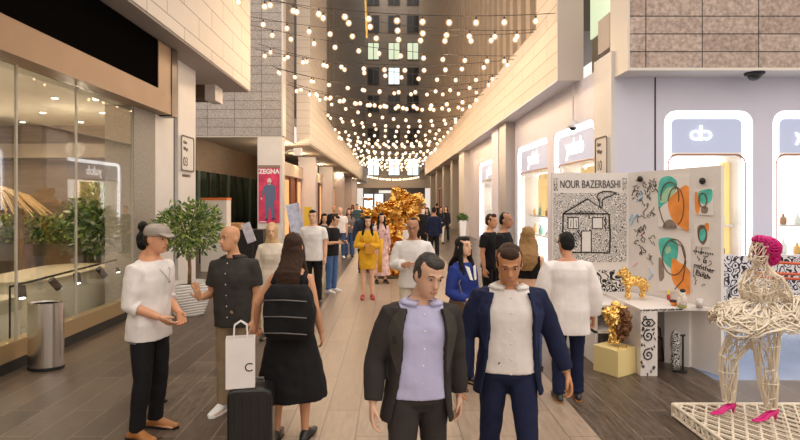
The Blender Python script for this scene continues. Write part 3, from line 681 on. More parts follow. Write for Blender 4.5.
MB().lathe([(.045, 0), (.045, .01)], n=14).moved(Matrix.Translation((-.02, -.2, 1.84)) @ Matrix.Rotation(PI/2, 4, 'X')).build('emblem', frame_white, t)
p = P(234, 199.5, 17.0)
t = thing('crate_table', 'dark low sideboard carrying a wooden tray under the side arcade', 'sideboard', (p.x-.1, 17, 0))
MB().box(-.9, 1.1, -.3, .3, 0, 1.05).build('body', dark, t); MB().box(-.25, .35, -.25, .25, 1.05, 1.25).build('tray', mat('tray_wood', (.55, .30, .12), .5), t)
p = P(252, 246, 16.5)
t = thing('menu_stand', 'tilted pale menu board on a stand under the side arcade', 'menu board', (p.x, 16.5, 0))
MB().box(-.14, .14, -.02, .02, 0, .62, M=Matrix.Translation((0, 0, .68)) @ Matrix.Rotation(-.35, 4, 'Y')).build('panel', mat('menu_pale', (.62, .62, .72), .4, var=.2, vscale=15), t); MB().tube([(.02, .04, 0), (.02, .04, .75)], .02, n=6).build('stand', dark, t); MB().lathe([(.16, 0), (.15, .02)], n=16, c=(.02, .04, 0)).build('base', dark, t)
p = P(299, 199.5, 19.0)
t = thing('poster_board', 'tall tilted pale blue poster board beside the shop doors', 'poster board', (p.x-.1, 19, 0))
MB().box(-.24, .24, -.02, .02, 0, 1.15, M=Matrix.Translation((.08, 0, .72)) @ Matrix.Rotation(-.20, 4, 'Y')).build('panel', mat('board_blue', (.55, .60, .85), .4, var=.35, vscale=4), t); MB().box(-.02, .02, 0, .04, 0, 1.0).build('stand', dark, t); MB().box(-.25, .25, -.15, .2, 0, .03).build('base', dark, t)
p = P(308, 199.5, 20.0)
t = thing('yellow_sign', 'narrow yellow upright sign beyond the pale blue board', 'sign', (p.x, 20, 0))
MB().box(-.14, .14, -.02, .02, .75, 1.72).build('panel', mat('sign_yellow', (.85, .55, .04), .5), t); MB().tube([(0, 0, 0), (0, 0, .78)], .02, n=6).build('pole', dark, t); MB().lathe([(.18, 0), (.17, .03)], n=14).build('base', dark, t)
p = P(430, 165, 44)
# pot far right
t = thing('tapered_planter', 'tall white tapered planter with clipped green plant by the right shop', 'planter', (3.45, 25.7, 0))
MB().lathe([(.17, 0), (.24, .95), (.24, 1.0), (.20, 1.0), (.19, .93)], n=4).moved(Matrix.Rotation(PI/4, 4, 'Z')).build('pot', frame_white, t)
leaves([leaf_a, leaf_d], 'foliage', t, (0, 0, 1.12), (.24, .24, .2), 500, .10, 31, .1)
# pendant camera and soffit dome
t = thing('pendant_camera', 'white dome camera on a thin pole under the tan tiled slab', 'camera', P(573, 125, 12.4))
MB().tube([(0, 0, .06), (0, 0, 2+(199.5-125)/F*12.4*-1+2.70-.0)], .022, n=8).build('pole', frame_white, t)
MB().lathe([(.03, .12), (.10, .06), (.12, .0), (.12, -.04), (.09, -.06)], n=18).build('housing', frame_white, t, smooth=True); MB().ball((0, 0, -.05), (.085, .085, .08)).build('lens_dome', black, t, smooth=True)
t = thing('ceiling_camera', 'black dome camera on the edge of the brown clad block', 'camera', (6.82, 10.0, 4.40))
MB().lathe([(.17, 0), (.17, -.05), (.14, -.07)], n=20).build('housing', black, t, smooth=True); MB().ball((0, 0, -.07), (.12, .12, .10)).build('lens_dome', win_dark, t, smooth=True)

# ================================================================ crumpled gold
gold = mat('gold_leaf', (.66, .36, .085), .26, metal=1, bump=.15, bscale=14)
gold_b = mat('gold_bright', (.86, .56, .18), .25, metal=1)
def crumple(me, amp, sc_, seed, sharp=True):
    off = V((seed*3.7, seed*1.9, seed*9.1))
    def fn(co, n):
        a = noise.noise(co*sc_+off); b = noise.noise(co*sc_*2.6-off); c = abs(a)*2-.5+(abs(b)*2-.5)*.5
        return n*amp*c+V((b, a, noise.noise(co*sc_+off*2)))*amp*.5
    offset_verts(me, fn); me.polygons.foreach_set('use_smooth', [False]*len(me.polygons)); me.update(); return me
t = thing('gold_sculpture', 'tall crumpled gold tree-like sculpture standing in the middle of the walkway', 'sculpture', (-.05, 13.9, 0))
MB().lathe([(.50, 0), (.50, .05), (.44, .07)], n=30).build('plinth', mat('plinth_dark', (.06, .04, .02), .4), t)
b = MB(); q = random.Random(3)
b.tube([(-.05, 0, .05), (.0, 0, .4), (-.02, 0, .9), (.08, 0, 1.35), (.1, 0, 1.7)], [.42, .36, .27, .34, .3], n=18)
for dx, dz, r in ((-.5, 1.62, .17), (-.28, 1.5, .2), (.1, 1.78, .3), (.38, 1.85, .26), (.60, 1.92, .22), (.28, 2.05, .2), (-.62, 1.75, .12), (.55, 1.65, .2), (.78, 1.98, .1), (-.15, 1.66, .2), (.32, 2.22, .11), (.15, 1.35, .3), (-.28, .18, .2), (.3, .2, .2)):
    b.ball((dx, q.uniform(-.15, .15), dz), (r*1.15, r*.9, r*.85), M=Matrix.Rotation(q.uniform(-1, 1), 3, 'Y'))
me = b.remesh(.045, 1); crumple(me, .16, 4.2, 2); link('trunk', me, gold, t)
def curl(p, d, L, W, q):
    """bent leaf-like sheet with thickness"""
    m = MB(); d = V(d).normalized(); s_ = d.orthogonal().normalized(); s_.rotate(Matrix.Rotation(q.uniform(0, 6.3), 3, d)); n = d.cross(s_); R = []
    k = q.uniform(-1.6, 1.6)
    for i in range(7):
        u = i/6; c = V(p)+d*(L*u)+n*(math.sin(u*k)*L*.5); w = W*math.sin(PI*(.12+.80*u))
        R.append([c+s_*w+n*w*.5, c+n*.012, c-s_*w+n*w*.5, c-n*.022])
    return m.loft(R)
for k in range(46):
    a = q.uniform(0, 2*PI); up = q.random()
    base = V((q.uniform(-.5, .75), q.uniform(-.25, .25), q.uniform(1.4, 2.05))) if k < 34 else V((q.uniform(-.3, .3), q.uniform(-.3, .3), q.uniform(.2, 1.3)))
    d = V((math.cos(a), math.sin(a)*.7, q.uniform(-.3, 1)))
    curl(base, d, q.uniform(.18, .42), q.uniform(.05, .12), q).build('curled_sheet', gold, t, fix=True)

# ================================================================ art stand
YP = 7.2; AX0, AX1 = (552-X0)/F*YP, (628.5-X0)/F*YP
A2, B2 = (AX1, YP), (3.74, 6.04)
PH = 2.36
board_m = mat('board_white', (.80, .74, .70), .55, var=.02)
t_st = thing('display_stand', 'white two-panel art stand with a folded desk, covered in doodles', 'display stand', (AX1, YP, 0))
O = Matrix.Translation((-AX1, -YP, 0))
MB().box(AX0, AX1, YP, YP+.05, 0, PH, M=O).build('panel', board_m, t_st)
dd = V((B2[0]-A2[0], B2[1]-A2[1], 0)); LL = dd.length; du = dd.normalized(); dn = V((du.y, -du.x, 0))      # dn faces the walkway
if dn.x > 0: dn = -dn
MB().plate([O @ V((A2[0], A2[1], 0)), O @ V((B2[0], B2[1], 0)), O @ V((B2[0], B2[1], PH+.03)), O @ V((A2[0], A2[1], PH))], -dn, .05).build('panel', board_m, t_st)
dood_fine = doodle('doodle_fine', 20, (.78, .73, .69), (.05, .045, .04), .34, 9)
dood_bold = doodle('doodle_bold', 11, (.78, .73, .69), (.01, .01, .01), .56, 8)
dood_wide = doodle('doodle_wide', 8, (.78, .74, .74), (.02, .02, .03), .42, 8)
def pxrect(x0, y0, x1, y1, Y): a, c = P(x0, y1, Y), P(x1, y0, Y); return a.x, c.x, a.z, c.z
def q1(x, y, Y=YP-.006): return O @ P(x, y, Y)
x0, x1, z0, z1 = pxrect(553.5, 193, 626.5, 262, YP)
MB().box(x0, x1, YP-.006, YP, z0, z1, M=O).build('doodle_sheet', dood_fine, t_st)
x0, x1, z0, z1 = pxrect(589, 270, 624, 306, YP)
MB().box(x0, x1, YP-.008, YP, z0, z1, M=O).build('doodle_sheet', dood_bold, t_st)
text('title_lettering', 'NOUR BAZERBASHI', .15, ink, frame(q1(590.2, 184.5), (1, 0, 0), (0, -1, 0)), t_st, ext=.003, sx=.62, bold=-.001)
x0, x1, z0, z1 = pxrect(553.5, 178, 558, 191, YP); MB().box(x0, x1, YP-.005, YP, z0, z1, M=O).build('doodle_sheet', dood_fine, t_st)
x0, x1, z0, z1 = pxrect(622.5, 178, 626.5, 191, YP); MB().box(x0, x1, YP-.005, YP, z0, z1, M=O).build('doodle_sheet', dood_fine, t_st)
# the drawn house
H = MB()
def line(pts, r=.011, f=q1, b=None): (b or H).tube([f(*p) for p in pts], r, n=6)
pale_fill = mat('house_paper', (.80, .75, .71), .6)
for rect_ in ((568, 217.5, 578.5, 228.5), (592.3, 217.5, 602.5, 228.5), (581.3, 231, 591.2, 252)):
    x0, x1, z0, z1 = pxrect(*rect_, YP); MB().box(x0, x1, YP-.009, YP-.004, z0, z1, M=O).build('house_blank', pale_fill, t_st)
    a, b_, c, d = rect_; line([(a, b_), (c, b_), (c, d), (a, d), (a, b_)], .009)
line([(562.6, 213.8), (587.5, 198.8), (609, 213.8), (562.6, 213.8)]); line([(563.2, 214), (562.8, 235), (563.5, 252.3)]); line([(609, 214), (610.3, 235), (609.5, 253)]); line([(563.5, 252.3), (590, 252.3), (609.5, 253)])
line([(599.8, 207), (599.8, 200.5)], .009); line([(602.2, 207.5), (602.2, 200.5)], .009)
line([(599, 201), (597, 197), (598.5, 193.5), (603, 191.5), (610, 191.5), (617, 192.8), (611, 196), (605, 198), (602, 200.5)], .009)
for cx_ in (577, 581, 585, 589, 593): line([(cx_-2, 213.5), (cx_, 211), (cx_+2, 213.5)], .007)
line([(571, 220), (570.5, 227)], .006); line([(576, 220), (576.5, 227)], .006); line([(573.3, 218), (573.3, 228)], .006)
line([(576.5+1.6*k*math.cos(k*1.6)*.45, 237+1.9*k*math.sin(k*1.6)*.45) for k in range(1, 9)], .009)
line([(606, 217), (604.6, 220), (606.4, 223), (604.6, 226), (606, 229)], .01)
H.build('house_drawing', ink, t_st)
# sketches on the second panel
def q2(x, y, off=.006): return O @ (onplane(x, y, A2, B2)+dn*off)
q = random.Random(9)
def scribble(_, cx, cy, w, h, n, r=.005):
    for k in range(n):
        b = MB(); x, y = cx+q.uniform(-w, w), cy+q.uniform(-h, h); pts = []; a = q.uniform(0, 6)
        for j in range(q.randrange(4, 9)):
            a += q.uniform(-1.5, 1.9); x += 1.3*math.cos(a); y += 1.7*math.sin(a); pts.append((max(630, min(717, x)), y))
        b.tube([q2(*p) for p in pts], r, n=5); b.build('pen_sketch', ink, t_st)
S = MB()
scribble(S, 640, 193, 8, 11, 20, .004); scribble(S, 652, 185, 5, 6, 10, .0035); scribble(S, 641, 240, 4, 18, 14, .004); scribble(S, 651, 247, 3, 9, 7, .003); scribble(S, 648, 214, 5, 4, 7, .0035)
scribble(S, 704, 268, 8, 18, 16, .003)
for x in range(0, 9): S.tube([q2(694+x*2.3, 250+x*.4), q2(695+x*2.3, 252+x*.4)], .006, n=5)
S.build('dotted_line', ink, t_st)
T = frame(q2(704, 268, .004), du, dn)
text('handwriting', 'is\nmother\nEarth', .085, ink, T @ Matrix.Rotation(-.18, 4, 'Z'), t_st, ext=.003)
for c_, pts in (((.35, .62, .85), ((631, 226), (634, 219), (638, 214))), ((.35, .62, .85), ((630, 221), (633, 214))), ((.90, .55, .58), ((643, 212), (646, 208))), ((.90, .60, .60), ((640, 236), (645, 231))), ((.40, .65, .88), ((640, 191), (643, 197), (637, 201))), ((.45, .65, .85), ((650, 268), (653, 274), (649, 280))), ((.92, .55, .6), ((633, 266), (638, 262)))):
    MB().tube([q2(*p) for p in pts], .009, n=5).build('pastel_stroke', mat('pastel%d' % int(c_[0]*100), c_, .7), t_st)
for px_, py_ in ((641.5, 179), (704, 181)):
    MB().ball(q2(px_, py_, .03), (.035, .035, .04)).build('clip_light', black, t_st, smooth=True)
# the desk: leg column with eye and spirals, open shelf, table top, right support
DZ = .725; lx0, lx1, ly = 2.83, 3.02, 6.04
leg = MB().box(lx0, lx1, ly, ly+.06, 0, DZ, M=O).build('desk_leg', board_m, t_st)
K = MB()
def q3(x, y): return O @ P(x, y, ly-.004)
for cy_ in (336, 355): K2 = MB(); line([(648.5+.85*k*math.cos(k*.8)*.5, cy_+.95*k*math.sin(k*.8)*.5) for k in range(1, 15)], .008, q3, K2); K2.build('ink_spiral', ink, leg)
line([(642, 323), (645, 319.5), (652, 319.5), (655, 323), (652, 326), (645, 326), (642, 323)], .008, q3, K); line([(646.5, 323), (648.5, 321), (650.5, 323), (648.5, 325), (646.5, 323)], .008, q3, K)
for k in range(30):
    x, y = q.choice([(q.uniform(641, 656), q.uniform(314, 318)), (q.uniform(641, 643), q.uniform(326, 372)), (q.uniform(654, 656), q.uniform(326, 372)), (q.uniform(642, 655), q.uniform(363, 374)), (q.uniform(642, 655), q.uniform(327, 330)), (q.uniform(642, 655), q.uniform(343, 348))])
    K4 = MB(); line([(x, y), (x+q.uniform(-1.5, 1.5), y+q.uniform(1, 2.2)), (x+q.uniform(-1, 1.5), y+q.uniform(1, 3))], .006, q3, K4); K4.build('ink_stroke', ink, leg)
K.build('ink_eye', ink, leg)
back = [(2.83, 7.15), (AX1, 7.15)]
top = [(lx0-.01, ly-.01), (3.60, 6.30), (3.62, 6.25), A2, (2.83, 7.14)]
px_r = onplane(714, 311, A2, B2)
top = [(lx0-.01, ly-.01), (3.42, 6.12), (px_r.x-.01, px_r.y-.02), (A2[0]-.01, A2[1]-.01), (2.83, 7.16)]
MB().plate([O @ V((x, y, DZ)) for x, y in top], (0, 0, 1), .035).build('desk_top', board_m, t_st)
E = MB()
for k in range(16):
    u = k/18; p = V((lx0-.01, ly-.012, DZ+.018)).lerp(V((3.42, 6.108, DZ+.018)), u); E.tube([O @ p, O @ (p+V((.014+.01*(k % 3), 0, .006*(k % 2))))], .007, n=5)
E.build('edge_lettering', ink, t_st)
MB().box(lx0, lx0+.03, ly+.06, 7.15, 0, DZ, M=O).build('side_panel', board_m, t_st)
MB().box(lx0-.36, lx0, 6.45, 7.15, .38, .41, M=O).box(lx0-.36, lx0, 6.45, 7.15, DZ-.03, DZ, M=O).box(lx0-.36, lx0-.33, 6.45, 7.15, 0, DZ, M=O).build('shelf', board_m, t_st)
MB().plate([O @ V((x, y, 0)) for x, y in ((3.36, 6.55), (3.55, 6.35), (3.60, 6.38), (3.41, 6.60))], (0, 0, 1), DZ).build('support_panel', board_m, t_st)
# paintings hung on the second panel
teal = mat('paint_teal', (.10, .55, .46), .6, var=.30, vscale=7); teal2 = mat('paint_teal_pale', (.42, .68, .45), .6, var=.2, vscale=7)
orange = mat('paint_orange', (.86, .30, .06), .6, var=.16, vscale=7); pgrey = mat('paint_grey', (.26, .20, .17), .7, var=.3, vscale=15); paper = mat('paint_paper', (.84, .79, .75), .6)
def painting(label, rect_, blobs, loops, group='abstract prints on the stand'):
    x0, y0, x1, y1, s0, s1 = rect_
    c = onplane((x0+x1)/2, (y0+y1)/2, A2, B2)
    t = thing('painting', label, 'painting', c, group=group)
    def w_(x, y, off): return onplane(x, y, A2, B2)+dn*off-c
    b = MB(); b.plate([w_(x0, y0+s0, .004), w_(x0, y1, .004), w_(x1, y1+s1, .004), w_(x1, y0, .004)], dn, .012, 0)
    for k, (pts, mi) in enumerate(blobs):
        ps = []; n = len(pts)
        for i in range(n):
            p0, p1, p2, p3 = [V((*pts[(i+j-1) % n], 0)) for j in range(4)]
            for s_ in range(4):
                u = s_/4; v = .5*((2*p1)+(p2-p0)*u+(2*p0-5*p1+4*p2-p3)*u*u+(3*p1-p0-3*p2+p3)*u**3); ps.append((min(max(v.x, x0), x1), v.y))
        b.plate([w_(x, y, .016+.001*k) for x, y in ps], dn, .001, mi)
    for pts in loops: b.tube([w_(x, y, .022) for x, y in pts], .006, n=5, mi=4)
    b.build('print', [paper, teal, teal2, orange, mat('paint_line', (.16, .08, .04), .6), pgrey], t)
def loop(cx, cy, rx, ry, a0=0, a1=6.3, tilt=0): return [(cx+rx*math.cos(a0+(a1-a0)*k/20)*math.cos(tilt)-ry*math.sin(a0+(a1-a0)*k/20)*math.sin(tilt), cy+rx*math.cos(a0+(a1-a0)*k/20)*math.sin(tilt)+ry*math.sin(a0+(a1-a0)*k/20)*math.cos(tilt)) for k in range(21)]
painting('upper large abstract print with teal leaf and orange blob', (659, 175, 690, 227, 2, 2),
    [([(660, 182), (668, 176), (676, 179), (678, 186), (672, 198), (664, 205), (659.5, 207)], 1), ([(661, 202), (666, 190), (674, 187), (676, 191), (669, 201)], 2), ([(669, 203), (676, 193), (689.9, 187), (689.9, 228), (683, 228), (673, 219)], 3), ([(664, 228), (667, 221), (673, 220), (678, 228)], 5)],
    [loop(671, 197, 9, 15, 2.9, 6.6), loop(677, 206, 8, 19, 3.4, 7.6), [(660, 207), (663, 218), (667, 226)]])
painting('lower large abstract print with teal disc and orange corner', (659.5, 237, 691.5, 290, 0, 4),
    [([(660, 239), (673, 238), (679, 246), (677, 262), (671, 268), (663, 258), (660, 248)], 1), ([(666, 249), (670, 246), (672, 250), (668, 254)], 2), ([(673, 259), (680, 262), (691.4, 272), (691.4, 293), (681, 290), (673, 279)], 3), ([(660, 258), (664, 262), (665, 277), (660.5, 280)], 5)],
    [loop(675, 257, 11.5, 18, 0, 6.3), [(671, 240), (683, 246), (687, 262), (684, 280), (676, 289)]])
painting('small abstract print with teal patch under the right clip light', (695.5, 189, 713.5, 214, 0, 1.5),
    [([(696, 192), (700, 196), (701, 209), (698, 214), (696, 208)], 3), ([(699, 193), (704, 190), (713, 189.5), (713, 199), (707, 204), (701, 202)], 1), ([(702, 209), (705, 206), (709, 208), (708, 213), (703, 213)], 5)], [loop(704, 200, 4, 7)])
painting('smallest abstract print with teal oval and orange corner', (695.5, 223.5, 710, 246, 0, 1.5),
    [([(699, 226), (707, 226), (708, 238), (704, 245), (699, 238)], 5), ([(701, 231), (706, 229), (707, 237), (704, 242), (701, 239)], 1), ([(706, 223.5), (710, 224), (710, 231), (707, 229)], 3)], [loop(703.5, 234, 4, 8)])
# patterned board further back
t = thing('patterned_board', 'grey board of black doodle swirls standing behind the wire figure', 'board', (6.25, 8.9, 0))
MB().box(-.75, .95, -.03, .03, .25, 1.06).build('panel', dood_wide, t)
for x in (-.7, .9): MB().box(x-.02, x+.02, -.02, .02, 0, .3).build('leg', frame_white, t)
MB().box(-.75, .95, -.2, -.02, .2, .25).build('ledge', frame_white, t)

# desk things
def onshelf(px, py_, z=DZ+.037): y = (z-CH)*-F/(py_-Y0); return V(((px-X0)/F*y, y, z))
hp = V((3.02, 6.62, DZ+.048))
t = thing('horse_figurine', 'gold horse-like figurine standing on the white desk', 'figurine', hp)
b = MB()
b.tube([(-.09, 0, .20), (0, 0, .215), (.10, 0, .20)], [.055, .062, .060], n=12, round_ends=True)
b.tube([(-.08, 0, .22), (-.125, 0, .30), (-.13, 0, .35)], [.05, .04, .035], n=10); b.tube([(-.115, 0, .355), (-.16, 0, .33), (-.19, 0, .29)], [.034, .03, .02], n=10, round_ends=True)
for x, y in ((-.085, -.035), (-.085, .035), (.10, -.035), (.10, .035)): b.tube([(x, y, .2), (x+.008, y, .10), (x, y, .005)], [.028, .018, .02], n=8)
b.tube([(.13, 0, .21), (.17, 0, .17), (.165, 0, .08)], [.02, .022, .012], n=8); b.tube([(-.12, 0, .37), (-.125, .012, .395)], [.012, .005], n=6)
for k in range(6): b.ball((-.10+.012*k, 0, .36-.022*k), .026)
me = b.remesh(.009, 2); crumple(me, .012, 22, 6); link('body', me, gold_b, t)
t = thing('small_bowl', 'small orange and black bowl on the white desk edge', 'bowl', onshelf(674, 305.5)); MB().lathe([(.02, 0), (.042, .025), (.048, .05)], n=16).build('bowl', orange, t, smooth=True); MB().lathe([(.049, .045), (.049, .062), (.03, .062)], n=16).build('rim', black, t)
p = onshelf(692, 309); 
t = thing('patterned_vase', 'white vase with pink spots and green foot on the desk', 'vase', (p.x-.06, p.y+.1, DZ+.037)); MB().lathe([(.045, .02), (.055, .05), (.05, .12), (.035, .15), (.04, .17)], n=18).build('body', mat('vase_spots', (.85, .68, .60), .4, var=.35, vscale=35), t, smooth=True); MB().lathe([(.05, 0), (.05, .022)], n=18).build('foot', mat('vase_green', (.35, .38, .08), .5), t)
MB().ball((.01, 0, .19), (.03, .03, .022)).build('lid', black, t, smooth=True)
p = onshelf(679, 303)
t = thing('small_bottle', 'tiny red bottle with yellow cap at the back of the desk', 'bottle', (p.x-.02, p.y+.2, DZ+.037)); MB().lathe([(.02, 0), (.022, .05), (.012, .07)], n=12).build('body', mat('bottle_red', (.5, .05, .03), .4), t, smooth=True); MB().lathe([(.014, .07), (.014, .12), (.008, .125)], n=12).build('cap', mat('cap_yellow', (.9, .75, .1), .4), t)
p = onshelf(707, 308)
t = thing('glass_tumbler', 'pale patterned tumbler at the right end of the desk', 'tumbler', (p.x-.07, p.y+.03, DZ+.037)); MB().lathe([(.035, 0), (.042, .1), (.038, .1), (.034, .01)], n=16).build('cup', mat('tumbler', (.72, .66, .62), .25, var=.2, vscale=30), t, smooth=True)
# gold bust on its yellow plinth
py = 6.1; pc = P(618, 199.5, 6.12); 
t = thing('plinth', 'square pale yellow plinth standing in front of the doodle panel', 'plinth', (2.60, 6.2, 0), rz=.55)
ply = mat('plinth_yellow', (.82, .66, .30), .5)
MB().box(-.165, .165, -.165, .165, 0, .30).build('block', ply, t, bevel=.004)
for k in range(6): MB().ball((-.13+.05*k, -.15+.03*(k % 3), .305), (.016, .016, .012)).build('gold_drip', gold_b, t, smooth=True)
t = thing('gold_bust', 'crumpled gold bust with dark drapery standing on the yellow plinth', 'sculpture', (2.60, 6.2, .335))
b = MB(); b.tube([(0, 0, 0), (0, 0, .10), (.0, 0, .2)], [.07, .055, .08], n=12); b.ball((0, 0, .30), (.11, .10, .14)); b.ball((-.10, -.03, .36), (.07, .05, .045)); b.ball((.02, 0, .43), (.06, .06, .06)); b.ball((.10, 0, .34), (.05, .06, .09))
me = b.remesh(.014, 2); crumple(me, .03, 12, 12); link('body', me, gold_b, t)
b = MB(); b.tube([(.07, -.05, .40), (.10, -.09, .30), (.09, -.09, .14), (.07, -.06, .04)], [.05, .06, .045, .03], n=10); b.tube([(.15, -.0, .36), (.17, -.02, .2), (.165, -.01, .1)], [.03, .022, .01], n=8); b.ball((.03, -.08, .16), (.05, .03, .1))
me = b.remesh(.014, 2); crumple(me, .02, 14, 5); link('drapery', me, mat('drape_brown', (.16, .07, .03), .35, metal=.6), t)
# bags below the desk
t = thing('handbag', 'dark brown tote bag with looped handles under the desk', 'handbag', (3.25, 6.62, 0), rz=.4)
MB().loft([[V((x*(1-.12*z), y*(1-.3*z), z*.28)) for x, y in rrect(.30, .13, .04)] for z in (0, .35, .7, 1)]).build('body', mat('bag_brown', (.10, .065, .05), .4, var=.5, vscale=12), t, smooth=True)
for y in (-.04, .04): MB().tube([(-.09, y, .26), (-.075, y, .40), (0, y, .46), (.075, y, .40), (.09, y, .26)], .011, n=6).build('handle', mat('bag_strap', (.07, .03, .02), .4), t, smooth=True)
t = thing('umbrella_stand', 'slim black stand holding a wrapped patterned bundle under the desk', 'stand', (3.36, 6.2, 0))
MB().lathe([(.08, 0), (.08, .012), (.02, .02)], n=18).build('base', black, t); MB().tube([(.035, 0, .01), (.035, 0, .42)], .011, n=8).build('pole', black, t); MB().tube([(-.05, 0, .42), (.06, 0, .42)], .012, n=8).build('arm', black, t)
MB().lathe([(.045, .02), (.055, .12), (.04, .2), (.055, .3), (.05, .42), (.025, .47)], n=14, c=(-.045, .01, 0)).build('bundle', doodle('bundle_print', 20, (.6, .57, .55), (.03, .03, .03), .5, 7), t, smooth=True)
# railing behind the figure
t = thing('railing', 'white railing with three red-orange bars behind the wire figure', 'railing', (6.3, 8.1, 0))
red = mat('rail_red', (.62, .10, .03), .35)
for z0, z1 in ((1.04, .94), (.86, .85), (.80, .72)): MB().tube([(-.62, .2, z0), (2.6, -.3, z1-.06)], .022, n=8).build('rail', red, t)
for x in (-.6, .6, 1.8): MB().tube([(x, .2-.15*x, 0), (x, .2-.15*x, 1.05)], .022, n=8).build('post', frame_white, t)
for k in range(7): MB().tube([(-.6, .2, .1+.08*k), (2.4, -.25, .1+.08*k)], .010, n=5).build('wire', frame_white, t)
t = thing('low_platform', 'dark low platform with a pale edge at the right of the floor painted with blue reflection', 'platform', (6.0, 7.0, 0), rz=-.2)
MB().box(-.2, 2.2, -.5, .5, 0, .10).build('deck', dark, t); MB().box(-.22, 2.2, -.53, -.5, 0, .11).build('edge', frame_white, t)
# ================================================================ people
PROF = {'m': [(-.12, .10, .06, .075), (-.06, .160, .098, .115), (.03, .163, .104, .116), (.12, .150, .104, .098), (.22, .152, .108, .095), (.33, .170, .118, .105), (.41, .182, .108, .108), (.465, .170, .085, .092), (.505, .118, .066, .076), (.545, .062, .055, .062)],
        'f': [(-.12, .10, .06, .08), (-.06, .170, .098, .122), (.03, .165, .098, .118), (.13, .125, .088, .088), (.22, .128, .095, .085), (.30, .140, .128, .090), (.36, .148, .122, .092), (.42, .155, .092, .092), (.465, .142, .070, .08), (.505, .095, .056, .066), (.545, .052, .048, .054)]}
HEAD = [(-.118, -.066, -.018, .024), (-.108, -.086, .002, .040), (-.088, -.090, .030, .053), (-.06, -.091, .052, .061), (-.03, -.088, .074, .067), (0, -.082, .090, .0715), (.03, -.086, .096, .075), (.06, -.084, .096, .075), (.088, -.066, .084, .064), (.107, -.036, .058, .045), (.117, -.004, .03, .020)]
def prof(sex, z, bulk=1):
    T = PROF[sex]
    if z <= T[0][0]: return T[0][1]*bulk, T[0][2]*bulk, T[0][3]*bulk
    for a, b in zip(T, T[1:]):
        if z <= b[0]:
            u = (z-a[0])/(b[0]-a[0]); u = u*u*(3-2*u); return tuple((a[k]+(b[k]-a[k])*u)*(bulk if z < .44 else 1) for k in (1, 2, 3))
    return T[-1][1:]
def oval(hw, fr, bk, z, n=22, p=2.35, a0=0, a1=2*PI, yo=0):
    o = []; full = abs(a1-a0-2*PI) < 1e-6
    for j in range(n):
        a = a0+(a1-a0)*(j/n if full else j/(n-1)); c, s = math.cos(a), math.sin(a)
        x = hw*math.copysign(abs(c)**(2/p), c); y = (bk if s > 0 else fr)*math.copysign(abs(s)**(2/p), s)
        o.append(V((x, y+yo, z)))
    return o
def along(pts, rad, f):
    """first fraction f of a polyline with radii"""
    L = [(pts[i+1]-pts[i]).length for i in range(len(pts)-1)]; T = sum(L)*f; o = [pts[0]]; r = [rad[0]]; acc = 0
    for i, l in enumerate(L):
        if acc+l >= T-1e-6:
            u = (T-acc)/l; o.append(pts[i].lerp(pts[i+1], u)); r.append(rad[i]+(rad[i+1]-rad[i])*u); return o, r
        o.append(pts[i+1]); r.append(rad[i+1]); acc += l
    return o, r
HANDS = {}
def hand_mesh(kind):
    """frame: +x towards the thumb side, +y palm side, +z towards the fingertips"""
    if kind in HANDS: return HANDS[kind]
    cu = {'relax': (.30, .45, .40), 'open': (.10, .15, .12), 'grip': (.95, 1.2, .8)}[kind]
    b = MB()
    b.tube([(0, 0, -.02), (0, 0, .0), (.002, 0, .04), (0, .002, .088)], [(.027, .021), (.029, .019), (.040, .017), (.041, .014)], n=14, side=(1, 0, 0))
    for i, (x, L) in enumerate(((.031, .072), (.0105, .080), (-.0105, .074), (-.031, .058))):
        p = V((x, .001, .082)); a = 0; sp = x*1.6; pts = [p-V((0, 0, .03)), p]
        for s_, c in zip((.45, .31, .24), cu):
            a += c*(1+.08*i); d = V((math.sin(sp)*math.cos(a), math.sin(a), math.cos(a)*math.cos(sp))); p = p+d*L*s_*1.12; pts.append(p)
        b.tube(pts, [.0095, .0098, .009, .0085, .0072], n=8, side=(1, 0, 0), round_ends=True)
    k = .5 if kind == 'grip' else .15
    b.tube([(.012, .004, .008), (.034, .012, .034), (.052-.02*k, .022+.03*k, .062), (.058-.05*k, .030+.045*k, .086)], [.014, .0125, .0105, .0075], n=8, round_ends=True)
    me = b.remesh(.0042, 2); vs = [v.co.copy() for v in me.vertices]; fs = [tuple(p.vertices) for p in me.polygons]; bpy.data.meshes.remove(me)
    HANDS[kind] = (vs, fs); return HANDS[kind]
SK = {}
def skin(c): 
    k = 'skin_%d_%d' % (int(c[0]*100), int(c[1]*100))
    return mat(k, c, .5, var=.05, vscale=10)
def cloth(name, c, rough=.85, var=.08): return mat('cloth_'+name, c, rough, var=var, vscale=9, bump=.25, bscale=220, spec=.2)
TAN, FAIR, BROWN, DEEP = skin((.64, .31, .17)), skin((.74, .43, .275)), skin((.44, .21, .115)), skin((.24, .12, .075))
hair_black = mat('hair_black', (.007, .006, .005), .55, bump=.5, bscale=60, stretch=(6, 6, .6), spec=.25); hair_brown = mat('hair_brown', (.042, .018, .009), .55, spec=.25, bump=.5, bscale=60, stretch=(6, 6, .6)); hair_blond = mat('hair_blond', (.34, .19, .075), .55, spec=.25, var=.35, vscale=25, bump=.5, bscale=60, stretch=(6, 6, .6)); hair_grey = mat('hair_grey', (.045, .038, .034), .6, spec=.25, var=.3, vscale=30, bump=.5, bscale=60)
eye_m = [mat('eye_white', (.50, .46, .43), .2), mat('eye_dark', (.02, .012, .01), .15)]
class Human: pass
